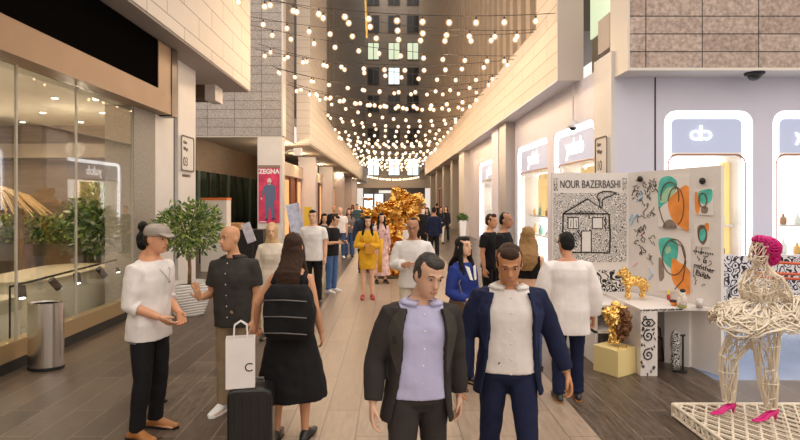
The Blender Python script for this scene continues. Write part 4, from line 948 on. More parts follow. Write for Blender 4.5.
def human(label, loc, face, h=1.75, sex='m', sk=TAN, vox=.011, lean=0, roll=0, twist=0, head=(0, 0, 0), arms=None, legs=None, hair=None, hairc=hair_black, wear=(), bulk=1, hands=('relax', 'relax'), detail=True, group=None, name='person'):
    """face: heading in degrees (0 looks at the camera). arms/legs: ((dir, dir) right, (dir, dir) left), person's own axes: +x is their left, -y forward"""
    H = Human(); s = h/1.75; near = vox < .0105
    U = Matrix.Translation((0, 0, .02)) @ Matrix.Rotation(roll, 4, 'Y') @ Matrix.Rotation(lean, 4, 'X') @ Matrix.Rotation(twist, 4, 'Z') @ Matrix.Translation((0, 0, -.02))
    legs = legs or (((-.03, -.02, -1), (-.02, .04, -1)), ((.03, -.02, -1), (.02, .04, -1)))
    arms = arms or (((-.16, .03, -1), (-.05, -.18, -1)), ((.16, .03, -1), (.05, -.18, -1)))
    shw = .178*(.5+.5*bulk) if sex == 'm' else .148
    J = {'arm': [], 'leg': []}
    for k, sd in ((0, -1), (1, 1)):
        a, f = V(arms[k][0]).normalized(), V(arms[k][1]).normalized()
        S = U @ V((sd*shw, .008, .452)); E = S+a*.285; W = E+f*.245
        J['arm'].append((S, E, W, f, sd))
        t, c = V(legs[k][0]).normalized(), V(legs[k][1]).normalized()
        Hp = V((sd*.088, 0, -.03)); Kn = Hp+t*.425; An = Kn+c*.405
        J['leg'].append((Hp, Kn, An, sd))
    zmin = min(l[2].z for l in J['leg'])-.075
    ps = Matrix.Translation((0, 0, -zmin)) 
    ar = [.050, .057, .052, .048, .040, .042, .036, .0265] if sex == 'm' else [.040, .046, .041, .038, .033, .035, .030, .022]
    lr = [.083, .078, .067, .054, .056, .045, .036] if sex == 'm' else [.085, .084, .066, .050, .053, .040, .031]
    def armline(S, E, W):
        ins = U @ V(((1 if S.x > 0 else -1)*shw*.55, .005, .455))
        return [S.lerp(ins, .95)-V((0, 0, .012)), S.lerp(E, .06)-V((0, 0, .004)), S.lerp(E, .3), S.lerp(E, .65), E, E.lerp(W, .3), E.lerp(W, .65), W]
    def legline(Hp, Kn, An): return [Hp, Hp.lerp(Kn, .35), Hp.lerp(Kn, .7), Kn, Kn.lerp(An, .3), Kn.lerp(An, .65), An]
    # ---- body
    b = MB()
    zs = [-.12, -.07, -.02, .03, .09, .15, .22, .30, .36, .41, .45, .485, .515, .545]
    b.loft([[U @ p for p in oval(*prof(sex, z, bulk), z)] for z in zs])
    HM = U @ Matrix.Translation((0, -.008, .56)) @ Matrix.Rotation(head[2], 4, 'Y') @ Matrix.Rotation(head[0], 4, 'X') @ Matrix.Rotation(head[1], 4, 'Z') @ Matrix.Translation((0, -.022, .135))
    b.tube([U @ V((0, .012, .48)), U @ V((0, .004, .55)), HM @ V((0, .012, -.08)), HM @ V((0, .01, -.03))], [.060 if sex == 'm' else .05, .056 if sex == 'm' else .046, .054 if sex == 'm' else .045, .05], n=14)
    hs = 1.0 if sex == 'm' else .96
    b.loft([[HM @ (p*hs) for p in oval(hw, -fr, bk, z, p=2.2)] for z, fr, bk, hw in HEAD])
    b.tube([HM @ V((0, -.080, .022)), HM @ V((0, -.098, -.012)), HM @ V((0, -.108, -.030)), HM @ V((0, -.088, -.043))], [.010, .012, .0155, .012], n=8)
    for sd in (-1, 1): b.ball(HM @ V((sd*.074, .010, -.012)), (.011, .020, .031), M=HM.to_3x3())
    b.tube([HM @ V((-.045, -.083, .024)), HM @ V((0, -.092, .024)), HM @ V((.045, -.083, .024))], .009, n=8)      # brow ridge
    b.ball(HM @ V((0, -.084, -.062)), (.026, .014, .012), M=HM.to_3x3())
    for S, E, W, f, sd in J['arm']: b.tube(armline(S, E, W), ar, n=12)
    for Hp, Kn, An, sd in J['leg']:
        b.tube(legline(Hp, Kn, An), lr, n=14)
        b.tube([An+V((0, .05, -.045)), An+V((0, -.01, -.035)), An+V((sd*.01, -.09, -.05)), An+V((sd*.015, -.17, -.06))], [(.030, .028), (.034, .036), (.040, .026), (.036, .014)], n=12, side=(1, 0, 0), round_ends=True)
    me = b.remesh(vox, 3)
    vs = [v.co for v in me.vertices]; fs = [tuple(p.vertices) for p in me.polygons]; B2_ = MB().add(vs, fs); bpy.data.meshes.remove(me)
    # hands joined on at the wrist
    for k, (S, E, W, f, sd) in enumerate(J['arm']):
        kind = hands[k]
        kk, hd = (kind if isinstance(kind, tuple) else (kind, None))
        d = V(hd).normalized() if hd else f
        hint = V((0, -1, 0)) if abs(d.y) < .75 else V((-sd*.55, 0, 1))
        L = hint-d*hint.dot(d); L.normalize(); n = d.cross(L) if sd > 0 else L.cross(d)
        M = Matrix(((L.x, n.x, d.x, W.x), (L.y, n.y, d.y, W.y), (L.z, n.z, d.z, W.z), (0, 0, 0, 1)))
        hv, hf = hand_mesh(kk if near else 'relax'); hs_ = 1.0 if sex == 'm' else .9
        if not near: hv = hv
        B2_.add([M @ (v*hs_) for v in hv], hf if sd > 0 else [q[::-1] for q in hf])
        J['arm'][k] = (S, E, W, f, sd, M)
    FIN = Matrix.Rotation(0, 4, 'Z') @ Matrix.Scale(s, 4) @ ps
    B2_.moved(FIN)
    body = link(name, B2_.mesh(name, True), sk); body.location = loc; body.rotation_euler = (0, 0, math.radians(face)); tag(body, label, 'person', group)
    H.body, H.HM, H.U, H.J, H.FIN, H.s, H.hs = body, HM, U, J, FIN, s, hs
    def put(nm, mb_or_me, m, smooth=True, wr=None, parent=None, seed=0):
        if isinstance(mb_or_me, MB):
            o = mb_or_me.moved(FIN).build(nm, m, parent or body, smooth)
        else:
            if wr: wrinkle(mb_or_me, wr[0], wr[1], seed)
            mb_or_me.transform(FIN); o = link(nm, mb_or_me, m, parent or body)
        return o
    H.put = put; vc = max(vox, .010)
    sh_m = None
    for g in wear:
        kind = g[0]; m = g[1]; o = g[2] if len(g) > 2 else {}
        if kind in ('tee', 'shirt', 'sweater', 'top', 'dress', 'robe'):
            inf = o.get('inf', .016); z0 = o.get('z0', -.07); z1 = o.get('z1', .515); sl = o.get('sleeve', {'tee': .42, 'shirt': 1.0, 'sweater': .97, 'top': 0, 'dress': 0, 'robe': .97}[kind]); b = MB()
            n = 9; rings = []
            for i in range(n+1):
                z = z0+(z1-z0)*i/n; hw, fr, bk = prof(sex, z, bulk)
                if z < .03 and not o.get('tight'): hw2, fr2, bk2 = prof(sex, .05, bulk); hw, fr, bk = max(hw, hw2, .180), max(fr, fr2), max(bk, bk2)
                if not o.get('tight') and sex == 'm' and z < .3: hw = max(hw, .158*bulk); bk = max(bk, .105); fr = max(fr, .112)
                rings.append([U @ p for p in oval(hw+inf, fr+inf, bk+inf, z)])
            if 'skirt' in o:
                sk_ = o['skirt']; pre = []
                for z, hw, dp in sk_: pre.append([p for p in oval(hw, dp, dp, z, p=2.1)])
                rings = pre+[r for r in rings]
            b.loft(rings)
            if sl:
                for S, E, W, f, sd, M in J['arm']:
                    pts, rr = along(armline(S, E, W), [r+inf*.9+o.get('loose', .004)*min(1, max(0, i-.5)*.3) for i, r in enumerate(ar)], sl)
                    b.tube(pts, rr, n=14)
            me = b.remesh(vc, 2); put({'tee': 'shirt'}.get(kind, kind) if 'as' not in o else o['as'], me, m, wr=(o.get('wr', .006), o.get('ws', 9)), seed=len(label)+int(loc[0]*10))
            if o.get('collar'):
                c = MB(); cr = []
                for zz, e in ((.505, .020), (.545, .016), (.520, .030)):
                    hw, fr, bk = prof(sex, zz, 1); cr.append([U @ p for p in oval(hw+e-(.012 if zz < .51 else 0), fr+e, bk+e, zz-.0, a0=-PI/2+.30, a1=1.5*PI-.30, n=20)])
                c.loft(cr, closed=False, cap=False); ob = put('collar', c, m); sld = ob.modifiers.new('s', 'SOLIDIFY'); sld.thickness = .006
            if o.get('placket'):
                c = MB(); zz = [.47, .38, .28, .18, .08, -.02]
                for z in zz:
                    hw, fr, bk = prof(sex, z, bulk); c.ball(U @ V((0, -fr-inf-.006, z)), (.0062, .004, .0062), nu=8, nv=5)
                put('button', c, o.get('bm', frame_white))
        elif kind in ('trousers', 'jeans'):
            b = MB(); inf = o.get('inf', .014)
            b.loft([oval(hw+inf, fr+inf, bk+inf, z) for z in (-.12, -.06, 0, .06, .10) for hw, fr, bk in [prof(sex, z, bulk)]])
            for Hp, Kn, An, sd in J['leg']:
                pts, rr = along(legline(Hp, Kn, An), [max(r+inf, o.get('w', .060)) for r in lr], o.get('len', 1.0))
                b.tube([pts[0]+V((0, 0, .06))]+pts, [rr[0]]+rr, n=16)
            put('trousers' if kind == 'trousers' else 'jeans', b.remesh(vc, 2), m, wr=(o.get('wr', .007), 10), seed=3+int(loc[1]*7))
            if o.get('belt'):
                c = MB().loft([oval(hw+inf+.006, fr+inf+.006, bk+inf+.006, z) for z in (.062, .098) for hw, fr, bk in [prof(sex, z, bulk)]]); put('belt', c, black)
        elif kind == 'jacket':
            b = MB(); inf = o.get('inf', .034); zz = [o.get('z0', -.17)+(.50-o.get('z0', -.17))*i/11 for i in range(12)]
            gap = o.get('gap', (.62, .42, .95)); outer = []; inner = []
            for i, z in enumerate(zz):
                u = i/11; g = gap[0]+(gap[1]-gap[0])*min(1, u*2) if u < .5 else gap[1]+(gap[2]-gap[1])*((u-.5)*2)
                hw, fr, bk = prof(sex, max(z, .02), bulk); fl = max(0, -z)*.16
                hw = max(hw, .155*bulk)
                outer.append([U @ p for p in oval(hw+inf+fl, fr+inf+fl+.01, bk+inf+fl, z, n=26, a0=-PI/2+g, a1=1.5*PI-g)])
                inner.append([U @ p for p in oval(hw+inf+fl-.022, fr+inf+fl-.012, bk+inf+fl-.022, z, n=26, a0=-PI/2+g, a1=1.5*PI-g)])
            for r0, r1 in zip(zip(outer, inner), zip(outer[1:], inner[1:])): pass
            b.loft([o_+i_[::-1] for o_, i_ in zip(outer, inner)])
            for S, E, W, f, sd, M in J['arm']:
                pts, rr = along(armline(S, E, W), [r+.024 for r in ar], .97); rr = [max(x, .047) for x in rr]; b.tube(pts, rr, n=14)
            put('jacket', b.remesh(.0095, 2), m, wr=(.008, 8), seed=5)
            for sd in (-1, 1):                                       # lapels
                Lp = MB(); a = []
                for u, wd in ((.46, .004), (.62, .060), (.80, .075), (.93, .055), (1.0, .03)):
                    i = u*11; z = zz[0]+(zz[-1]-zz[0])*u; g = gap[1]+(gap[2]-gap[1])*max(0, (u-.5)*2); hw, fr, bk = prof(sex, z, bulk); hw = max(hw, .155*bulk)
                    def pt(ang, e):
                        r = oval(hw+inf+e, fr+inf+.01+e, bk+inf+e, z, n=2, a0=-PI/2+ang, a1=-PI/2+ang+.001)[0]; return U @ V((sd*r.x, r.y, r.z))
                    a.append([pt(g, .010), pt(g+wd/.13, .012), pt(g+wd/.13, .004), pt(g, .002)])
                Lp.loft(a); put('lapel', Lp, o.get('lm', m), smooth=False)
        elif kind == 'shoes':
            for Hp, Kn, An, sd in J['leg']:
                c = MB(); st = o.get('style', 'shoe'); fx = V((sd*.02, 0, 0))
                c.tube([An+V((0, .062, -.048)), An+V((0, .02, -.026)), An+V((0, -.03, -.022))+fx*.3, An+V((0, -.10, -.044))+fx, An+V((0, -.185, -.052))+fx*1.4], [(.032, .034), (.040, .050), (.042, .048), (.046, .032), (.034, .020)], n=14, side=(1, 0, 0), round_ends=True)
                me = c.remesh(.009, 2)
                for v in me.vertices: v.co.z = max(v.co.z, An.z-.070)
                put('shoe', me, m)
                so = MB(); so.plate([An+V((x, y, -.0755)) for x, y in ((-.034, .085), (.034, .085), (.036, 0), (.047+sd*.01, -.10), (.035+sd*.022, -.19), (sd*.03, -.212), (-.028+sd*.022, -.19), (-.042+sd*.01, -.10), (-.036, 0))], (0, 0, 1), .018); put('sole', so, o.get('sole', black), smooth=False)
        elif kind == 'skirt':
            b = MB().loft([oval(hw, d1, d1, z, p=2.1) for z, hw, d1 in o['rings']]); put('skirt', b.remesh(vc, 2), m, wr=(o.get('wr', .012), 6), seed=9)
        elif kind == 'headscarf':
            b = MB(); b.ball(HM @ V((0, .022, .018)), (.098, .108, .118), M=HM.to_3x3())
            b.tube([HM @ V((0, .03, -.02)), HM @ V((0, .03, -.1)), U @ V((0, .02, .50)), U @ V((0, .02, .40))], [(.095, .09), (.09, .085), (.12, .10), (.175, .12)], n=16, side=(1, 0, 0)); put('headscarf', b.remesh(vc, 2), m, wr=(.006, 12))
    # ---- hair
    R3 = HM.to_3x3()
    def hb(b, c, r): b.ball(HM @ (V(c)*hs), tuple(x*hs for x in r), M=R3, nu=20, nv=12)
    if hair:
        b = MB()
        if hair == 'short':
            hb(b, (0, .022, .040), (.082, .090, .090)); hb(b, (0, .045, -.005), (.078, .062, .075)); hb(b, (0, -.035, .085), (.062, .050, .040))
            for sd in (-1, 1): hb(b, (sd*.066, -.008, .022), (.012, .03, .045))
        elif hair == 'buzz': hb(b, (0, .016, .036), (.0795, .089, .089)); hb(b, (0, .045, -.005), (.074, .058, .07))
        elif hair == 'under_cap': hb(b, (0, .045, -.005), (.080, .062, .07)); 
        elif hair in ('long', 'wavy', 'bun', 'bob', 'hood'):
            hb(b, (0, .022, .040), (.086, .094, .092)); hb(b, (0, .045, -.01), (.084, .066, .085))
            hb(b, (0, -.032, .084), (.066, .056, .043))
            if hair != 'bun':
                L = {'long': .29, 'wavy': .24, 'bob': .14, 'hood': .1}[hair]; top = HM @ V((0, .05, -.02)); w0 = .088
                back = U @ V((0, .115, .56-.02)); pts = [top, HM @ V((0, .062, -.10)), back-V((0, 0, .06)), back+V((0, .015, -L*.6)), back+V((0, .02, -L))]
                if hair == 'bob': pts = pts[:3]
                wv = 1.15 if hair == 'wavy' else 1
                b.tube(pts, [(w0, .06), (w0*1.1*wv, .055), (w0*1.25*wv, .050), (w0*1.2*wv, .042), (w0*.7, .02)][:len(pts)], n=18, side=U.to_3x3() @ V((1, 0, 0)))
                for sd in (-1, 1):
                    q_ = [HM @ V((sd*.064, -.03, .05)), HM @ V((sd*.078, -.012, -.04)), HM @ V((sd*.080, .0, -.11))]
                    if hair in ('long', 'wavy'): q_.append(U @ V((sd*.095, -.075, .44-.0))); q_.append(U @ V((sd*.09, -.115, .44-L*.55)))
                    b.tube(q_, [(.018, .032), (.022, .04), (.026, .042), (.032, .028), (.012, .012)][:len(q_)], n=10)
            else: hb(b, (0, .045, .160), (.058, .058, .056))
        me = b.remesh(max(.0075, vox*.85), 1); put('hair', me, hairc, wr=(.006, 30) if near else (.008, 18))
    # ---- face details
    if detail:
        for sd in (-1, 1):
            e = MB(); c = V((sd*.031, -.0795, .006))*hs; e.ball(HM @ c, (.0130, .007, .0062), M=R3, nu=10, nv=6); e.ball(HM @ (c+V((0, -.0052, 0))), (.0065, .004, .0064), M=R3, nu=8, nv=6, mi=1)
            put('eye', e, eye_m)
            if hair or near:
                e = MB(); e.tube([HM @ (V((sd*.016, -.0985, .027))*hs), HM @ (V((sd*.032, -.0955, .033))*hs), HM @ (V((sd*.050, -.084, .026))*hs)], [.0028, .0034, .002], n=6); put('eyebrow', e, hairc if hair else hair_black)
        e = MB(); e.ball(HM @ (V((0, -.0965, -.0655))*hs), (.024, .006, .0075), M=R3, nu=12, nv=6); put('mouth', e, mat('lips', (.42, .16, .13), .4) if sk is not DEEP else mat('lips_deep', (.20, .08, .06), .4))
    return H
def at(px, y): return ((px-X0)/F*y, y, 0)
NV, MV, FV = .0085, .012, .017
white_c, cream_c, blk_c = cloth('white', (.80, .76, .73)), cloth('cream', (.72, .62, .50)), cloth('black', (.012, .011, .012), .8)
denim, navy, char_c, khaki = cloth('denim', (.06, .10, .21)), cloth('navy', (.013, .017, .048)), cloth('charcoal', (.036, .030, .028)), cloth('khaki', (.30, .215, .13))
shoe_b, shoe_w, shoe_t = mat('shoe_black', (.02, .018, .016), .4), mat('shoe_white', (.80, .78, .75), .5), mat('shoe_tan', (.38, .15, .04), .5)

# --- the pair on the left
H = human('man in a grey flat cap and white sweater, hands clasped, ID badge at his hip', (-2.06, 4.55, 0), 76, 1.80, 'm', TAN, NV, lean=.05, head=(.02, -.05, 0),
    arms=(((-.12, .10, -1), (.40, -.80, -.42)), ((.12, .05, -1), (-.36, -.80, -.46))), legs=(((-.06, -.05, -1), (-.01, .13, -1)), ((.06, -.02, -1), (.02, .12, -1))),
    hair='under_cap', hairc=hair_brown, hands=(('relax', (.55, -.55, -.6)), ('relax', (-.45, -.6, -.65))),
    wear=[('jeans', blk_c, {'w': .062}), ('sweater', cloth('sweater', (.80, .74, .70)), {'sleeve': .70, 'z0': -.13, 'inf': .028, 'loose': .004, 'wr': .010, 'ws': 7}), ('shoes', shoe_t, {})])
HM = H.HM; b = MB()
b.loft([[HM @ p for p in oval(hw, fr, bk, z, p=2.1)] for z, hw, fr, bk in ((.020, .083, .080, .105), (.035, .090, .112, .110), (.065, .090, .118, .108), (.095, .078, .105, .095), (.115, .050, .070, .06), (.122, .02, .03, .02))])
b.tube([HM @ V((0, -.075, .045)), HM @ V((0, -.12, .036)), HM @ V((0, -.150, .022))], [(.078, .012), (.070, .010), (.045, .006)], n=16, side=(HM.to_3x3() @ V((1, 0, 0))))
H.put('cap', b.remesh(.007, 3), cloth('cap', (.34, .29, .25), .9, .25))
b = MB(); b.tube([H.U @ V((-.07, -.02, .525)), H.U @ V((-.055, -.135, .44)), H.U @ V((0, -.165, .36)), H.U @ V((.055, -.135, .44)), H.U @ V((.07, -.02, .525))], .003, n=5); b.ball(H.U @ V((0, -.172, .35)), (.012, .006, .015)); H.put('necklace', b, mat('chain', (.5, .45, .4), .3, metal=1))
b = MB(); b.box(-.19, -.182, -.02, .05, -.14, -.02); b.tube([(-.184, .015, -.02), (-.182, .012, .08)], .004, n=5); H.put('id_badge', b, mat('badge', (.30, .29, .28), .3, var=.5, vscale=30))

human('person with a black hair bun hidden behind the man in the flat cap', (-2.45, 5.3, 0), 118, 1.70, 'f', TAN, MV, hair='bun', wear=[('trousers', blk_c), ('sweater', blk_c), ('shoes', shoe_b)], detail=False)

H = human('bald man in a charcoal button shirt and khaki trousers gesturing with one hand', (-1.47, 5.02, 0), -14, 1.755, 'm', skin((.60, .30, .16)), NV, lean=-.02, roll=-.04, head=(.0, -.42, -.03), bulk=1.10,
    arms=(((-.16, -.02, -1), (.10, -.92, .02)), ((.14, .05, -1), (.0, -.3, -1))), legs=(((-.05, -.02, -1), (-.02, .03, -1)), ((.10, -.05, -1), (.06, .05, -1))), hands=(('open', (.05, -.45, .9)), 'relax'),
    wear=[('trousers', khaki, {'w': .068}), ('shirt', cloth('slate', (.045, .040, .037)), {'sleeve': .46, 'z0': -.12, 'inf': .022, 'loose': .006, 'collar': True, 'placket': True, 'wr': .009, 'as': 'shirt'}), ('shoes', shoe_w, {'sole': shoe_w})])

# --- woman in the black dress, from behind
H = human('woman in a sleeveless black dress seen from behind, long brown hair, black backpack', (-.83, 4.46, 0), 172, 1.72, 'f', TAN, NV, lean=.03, head=(.05, .25, 0), bulk=1.1,
    arms=(((-.25, .1, -1), (-.1, -.4, -1)), ((.62, .02, -1), (.25, -.42, -.95))), legs=(((-.05, -.04, -1), (-.02, .05, -1)), ((.05, .05, -1), (.02, .08, -1))), hands=('relax', 'grip'),
    hair='long', hairc=hair_brown, wear=[('dress', blk_c, {'z1': .47, 'inf': .014, 'tight': 1, 'skirt': [(-.56, .31, .235), (-.45, .30, .225), (-.3, .265, .205), (-.15, .23, .175), (-.04, .195, .145)], 'wr': .016, 'ws': 6}), ('shoes', shoe_b)], detail=False)
bag = MB(); bag.loft([[V((x-.05, .21+y*.9, z)) for x, y in rrect(w_, d_, .07, n=5)] for z, w_, d_ in ((-.02, .36, .16), (.03, .40, .22), (.18, .42, .26), (.34, .38, .22), (.41, .30, .14))])
bp_ = H.put('backpack', bag.remesh(.012, 3), blk_c, wr=(.012, 9))
b = MB()
for z in (.04, .17, .30): b.tube([V((-.23, .325, z)), V((-.05, .343, z+.01)), V((.13, .325, z))], .005, n=6)
H.put('zip', b, mat('zip_grey', (.16, .14, .13), .4), parent=H.body)
b = MB()
for sd in (-1, 1): b.tube([H.U @ V((sd*.13, .12, .40)), H.U @ V((sd*.125, .02, .49)), H.U @ V((sd*.12, -.10, .40)), H.U @ V((sd*.14, -.12, .2)), H.U @ V((sd*.17, .10, .06))], [(.022, .006)]*5, n=8, side=(1, 0, 0))
H.put('strap', b, blk_c)

t = thing('suitcase', 'upright black cabin suitcase standing beside the woman in the black dress', 'suitcase', (-1.055, 4.04, 0), rz=.10)
ss = mat('suitcase_black', (.012, .011, .011), .28, bump=.1, bscale=6)
MB().plate([V((x, -.11, .33+z)) for x, z in rrect(.33, .54, .06)], (0, 1, 0), .22).build('shell', ss, t, bevel=.02)
for x in (-.12, -.06, 0, .06, .12): MB().box(x-.008, x+.008, -.117, -.11, .12, .54).build('rib', ss, t)
MB().tube([(-.08, .06, .59), (-.08, .06, .625), (.08, .06, .625), (.08, .06, .59)], .011, n=8).build('handle', mat('suitcase_grey', (.10, .10, .10), .35), t)
for x in (-.13, .13):
    for y in (-.08, .08): MB().lathe([(.03, -.012), (.03, .012)], n=14).moved(Matrix.Translation((x, y, .03)) @ Matrix.Rotation(PI/2, 4, 'Y')).build('wheel', black, t)
t = thing('paper_bag', 'white paper shopping bag resting on top of the black suitcase', 'shopping bag', (-1.125, 3.99, .602), rz=.22)
pm = mat('bag_paper', (.78, .72, .68), .6, var=.05, vscale=6)
b = MB(); R = [V((-.105, -.05, 0)), V((.105, -.05, 0)), V((.105, .05, 0)), V((-.105, .05, 0))]
b.loft([R, [p+V((0, 0, .37)) for p in R], [V((p.x*.96, p.y*.9, .37)) for p in R], [V((p.x*.96, p.y*.9, .01)) for p in R]]); b.build('bag', pm, t)
text('lettering', 'C', .09, ink, frame((.06, -.052, .15), (1, 0, 0), (0, -1, 0)), t, ext=.001)
for y in (-.05, .05): MB().tube([(-.05, y, .36), (-.045, y*.5, .46), (0, y*.3, .49), (.045, y*.5, .46), (.05, y, .36)], .005, n=6).build('handle', frame_white, t)

# --- left middle distance
human('woman in a beige headscarf and cream top behind the woman in black', (at(272, 7.7)), 5, 1.66, 'f', FAIR, MV, hair=None, wear=[('trousers', cream_c), ('sweater', cream_c, {'z0': -.2, 'inf': .03, 'loose': .02}), ('headscarf', cloth('scarf', (.62, .40, .20))), ('shoes', shoe_b)])
human('man in a white t-shirt and black trousers standing beside the phone reader', at(313, 10.2), -6, 1.80, 'm', FAIR, MV, hair='short', head=(0, .05, 0), bulk=1.05, wear=[('trousers', blk_c), ('tee', white_c, {'inf': .024, 'loose': .014, 'z0': -.12}), ('shoes', shoe_b)])
H = human('man in a black polo and blue jeans reading his phone', at(331.5, 11.5), 60, 1.69, 'm', FAIR, MV, hair='short', head=(.35, 0, 0), lean=.04, arms=(((-.1, -.05, -1), (.35, -1, .12)), ((.1, -.05, -1), (-.3, -1, .1))), wear=[('jeans', cloth('jeans_blue', (.08, .15, .33))), ('tee', blk_c, {'inf': .022, 'loose': .012, 'z0': -.11}), ('shoes', shoe_w, {'sole': shoe_w})])
W = H.J['arm'][0][2]; b = MB().box(-.035, .035, -.075, .075, -.006, .006, M=Matrix.Translation(W+V((.06, -.11, .04))) @ Matrix.Rotation(.5, 4, 'X')); H.put('phone', b, black, smooth=False)
human('person with dark hair hidden behind the man reading his phone', at(324, 13), 20, 1.66, 'f', FAIR, FV, hair='bob', wear=[('trousers', blk_c), ('sweater', cloth('grey', (.10, .09, .09))), ('shoes', shoe_b)], detail=False)
human('bald man in a white shirt and jeans beyond the phone reader', at(340, 18.2), 10, 1.74, 'm', FAIR, FV, wear=[('jeans', denim), ('tee', white_c, {'inf': .03}), ('shoes', shoe_w)], detail=False)
human('dark-haired man far back beside the shop door frames', at(334, 19.5), 10, 1.80, 'm', TAN, FV, hair='buzz', wear=[('trousers', blk_c), ('sweater', blk_c), ('shoes', shoe_b)], detail=False)
H = human('woman with brown hair in a grey top and wide jeans, dark bag on her arm', at(349, 18.6), 5, 1.70, 'f', FAIR, FV, hair='wavy', hairc=hair_brown, arms=(((-.1, .0, -1), (.5, -.9, .1)), ((.25, .0, -1), (-.2, -.9, -.1))), wear=[('jeans', denim, {'w': .09}), ('sweater', cloth('taupe', (.22, .18, .16))), ('shoes', shoe_b)], detail=False)
b = MB(); b.ball((.25, -.05, .12), (.09, .07, .13)); H.put('bag', b, black)
human('person in a dark blue hooded top with their head down behind the woman in yellow', at(364, 14.6), 20, 1.74, 'm', TAN, MV, wear=[('trousers', navy), ('sweater', cloth('hoodie', (.035, .05, .085)), {'inf': .04, 'loose': .03}), ('headscarf', cloth('hood', (.035, .05, .085))), ('shoes', shoe_b)], detail=False)

# --- woman in yellow
yel = cloth('yellow', (.78, .42, .03))
H = human('woman in a short yellow dress with arms folded and long black hair', at(367.5, 10.75), 4, 1.67, 'f', FAIR, .0095, hair='long', head=(.0, .1, .0), arms=(((-.35, -.05, -1), (.9, -.62, .05)), ((.30, -.05, -1), (-.9, -.66, .0))),
    legs=(((-.01, -.02, -1), (.0, .03, -1)), ((.01, -.02, -1), (0, .03, -1))), wear=[('dress', yel, {'z0': -.10, 'z1': .51, 'sleeve': .95, 'inf': .02, 'loose': .012, 'skirt': [(-.30, .175, .125), (-.2, .185, .135)], 'wr': .010}), ('shoes', mat('shoe_red', (.35, .02, .02), .4), {'sole': mat('shoe_red', (.35, .02, .02))})])
b = MB(); b.plate([V((x+.05, -.24, .12+z)) for x, z in rrect(.20, .17, .03)], (0, 1, 0), .07); g = H.put('handbag', b, mat('bag_amber', (.62, .28, .02), .4), smooth=False)
b = MB(); b.tube([(-.03, -.2, .2), (.0, -.16, .38), (.06, -.08, .5)], .006, n=5); b.tube([(.30, -.02, .33), (.27, -.05, .05), (.26, -.03, -.38)], [(.03, .02), (.045, .02), (.05, .015)], n=8); H.put('cape', b, yel)
human('woman in a long pink patterned dress with black hair beside the gold sculpture', at(381, 12.8), 15, 1.68, 'f', FAIR, MV, hair='long', wear=[('dress', cloth('pink', (.72, .45, .42), .8, .45), {'z0': -.1, 'sleeve': .9, 'inf': .02, 'skirt': [(-.74, .24, .2), (-.4, .2, .16), (-.2, .185, .14)]}), ('shoes', shoe_b)], detail=False)
# --- middle
H = human('man in a white sweatshirt looking down at something held in both hands', at(413, 7.1), -4, 1.76, 'm', BROWN, .010, hair='buzz', head=(.20, -.05, 0), bulk=1.0, arms=(((-.30, .02, -1), (.55, -.80, .12)), ((.30, .02, -1), (-.55, -.80, .12))),
    wear=[('trousers', cream_c), ('sweater', white_c, {'inf': .024, 'loose': .012, 'z0': -.10, 'wr': .008, 'ws': 5}), ('shoes', shoe_w)])
human('man in a long white robe and white headscarf behind the man in the sweatshirt', at(404, 15.6), 10, 1.76, 'm', TAN, MV, wear=[('robe', white_c, {'z0': -.1, 'inf': .03, 'loose': .02, 'skirt': [(-.80, .23, .19), (-.4, .21, .16)]}), ('headscarf', white_c), ('shoes', shoe_b)], detail=False)

# --- two men walking towards the camera
H = human('man in a charcoal suit and lilac shirt walking towards the camera', at(418, 3.10), 8, 1.71, 'm', skin((.62, .36, .24)), NV, lean=.05, roll=.03, head=(.18, .30, .16), arms=(((-.34, .0, -1), (-.10, -.30, -1)), ((.20, .22, -1), (.08, .05, -1))),
    legs=(((-.05, -.22, -1), (-.02, -.02, -1)), ((.05, .14, -1), (.02, .35, -1))), hair='short', hairc=hair_grey,
    wear=[('trousers', char_c, {'belt': True, 'w': .07}), ('shirt', cloth('lilac', (.48, .46, .66)), {'sleeve': 0, 'z0': -.03, 'inf': .016, 'collar': True, 'placket': True}), ('jacket', char_c, {'gap': (.90, .74, .50), 'lm': cloth('lapel_charcoal', (.055, .046, .042))}), ('shoes', shoe_b)])
H = human('man in a navy blue suit and open white shirt walking towards the camera', at(508, 3.5), -4, 1.74, 'm', skin((.52, .24, .11)), NV, lean=.07, head=(.30, -.10, -.05), bulk=1.05, arms=(((-.36, -.02, -1), (-.14, -.28, -1)), ((.45, .10, -1), (.32, -.10, -1))),
    legs=(((-.05, .10, -1), (-.02, .30, -1)), ((.05, -.20, -1), (.02, .0, -1))), hair='short', hairc=hair_brown,
    wear=[('trousers', navy, {'belt': True, 'w': .07}), ('shirt', cloth('shirt_white', (.76, .70, .66)), {'sleeve': 0, 'z0': -.03, 'inf': .018, 'collar': True, 'placket': True}), ('jacket', navy, {'gap': (.95, .82, .52), 'lm': cloth('lapel_navy', (.020, .026, .072))}), ('shoes', shoe_b)])
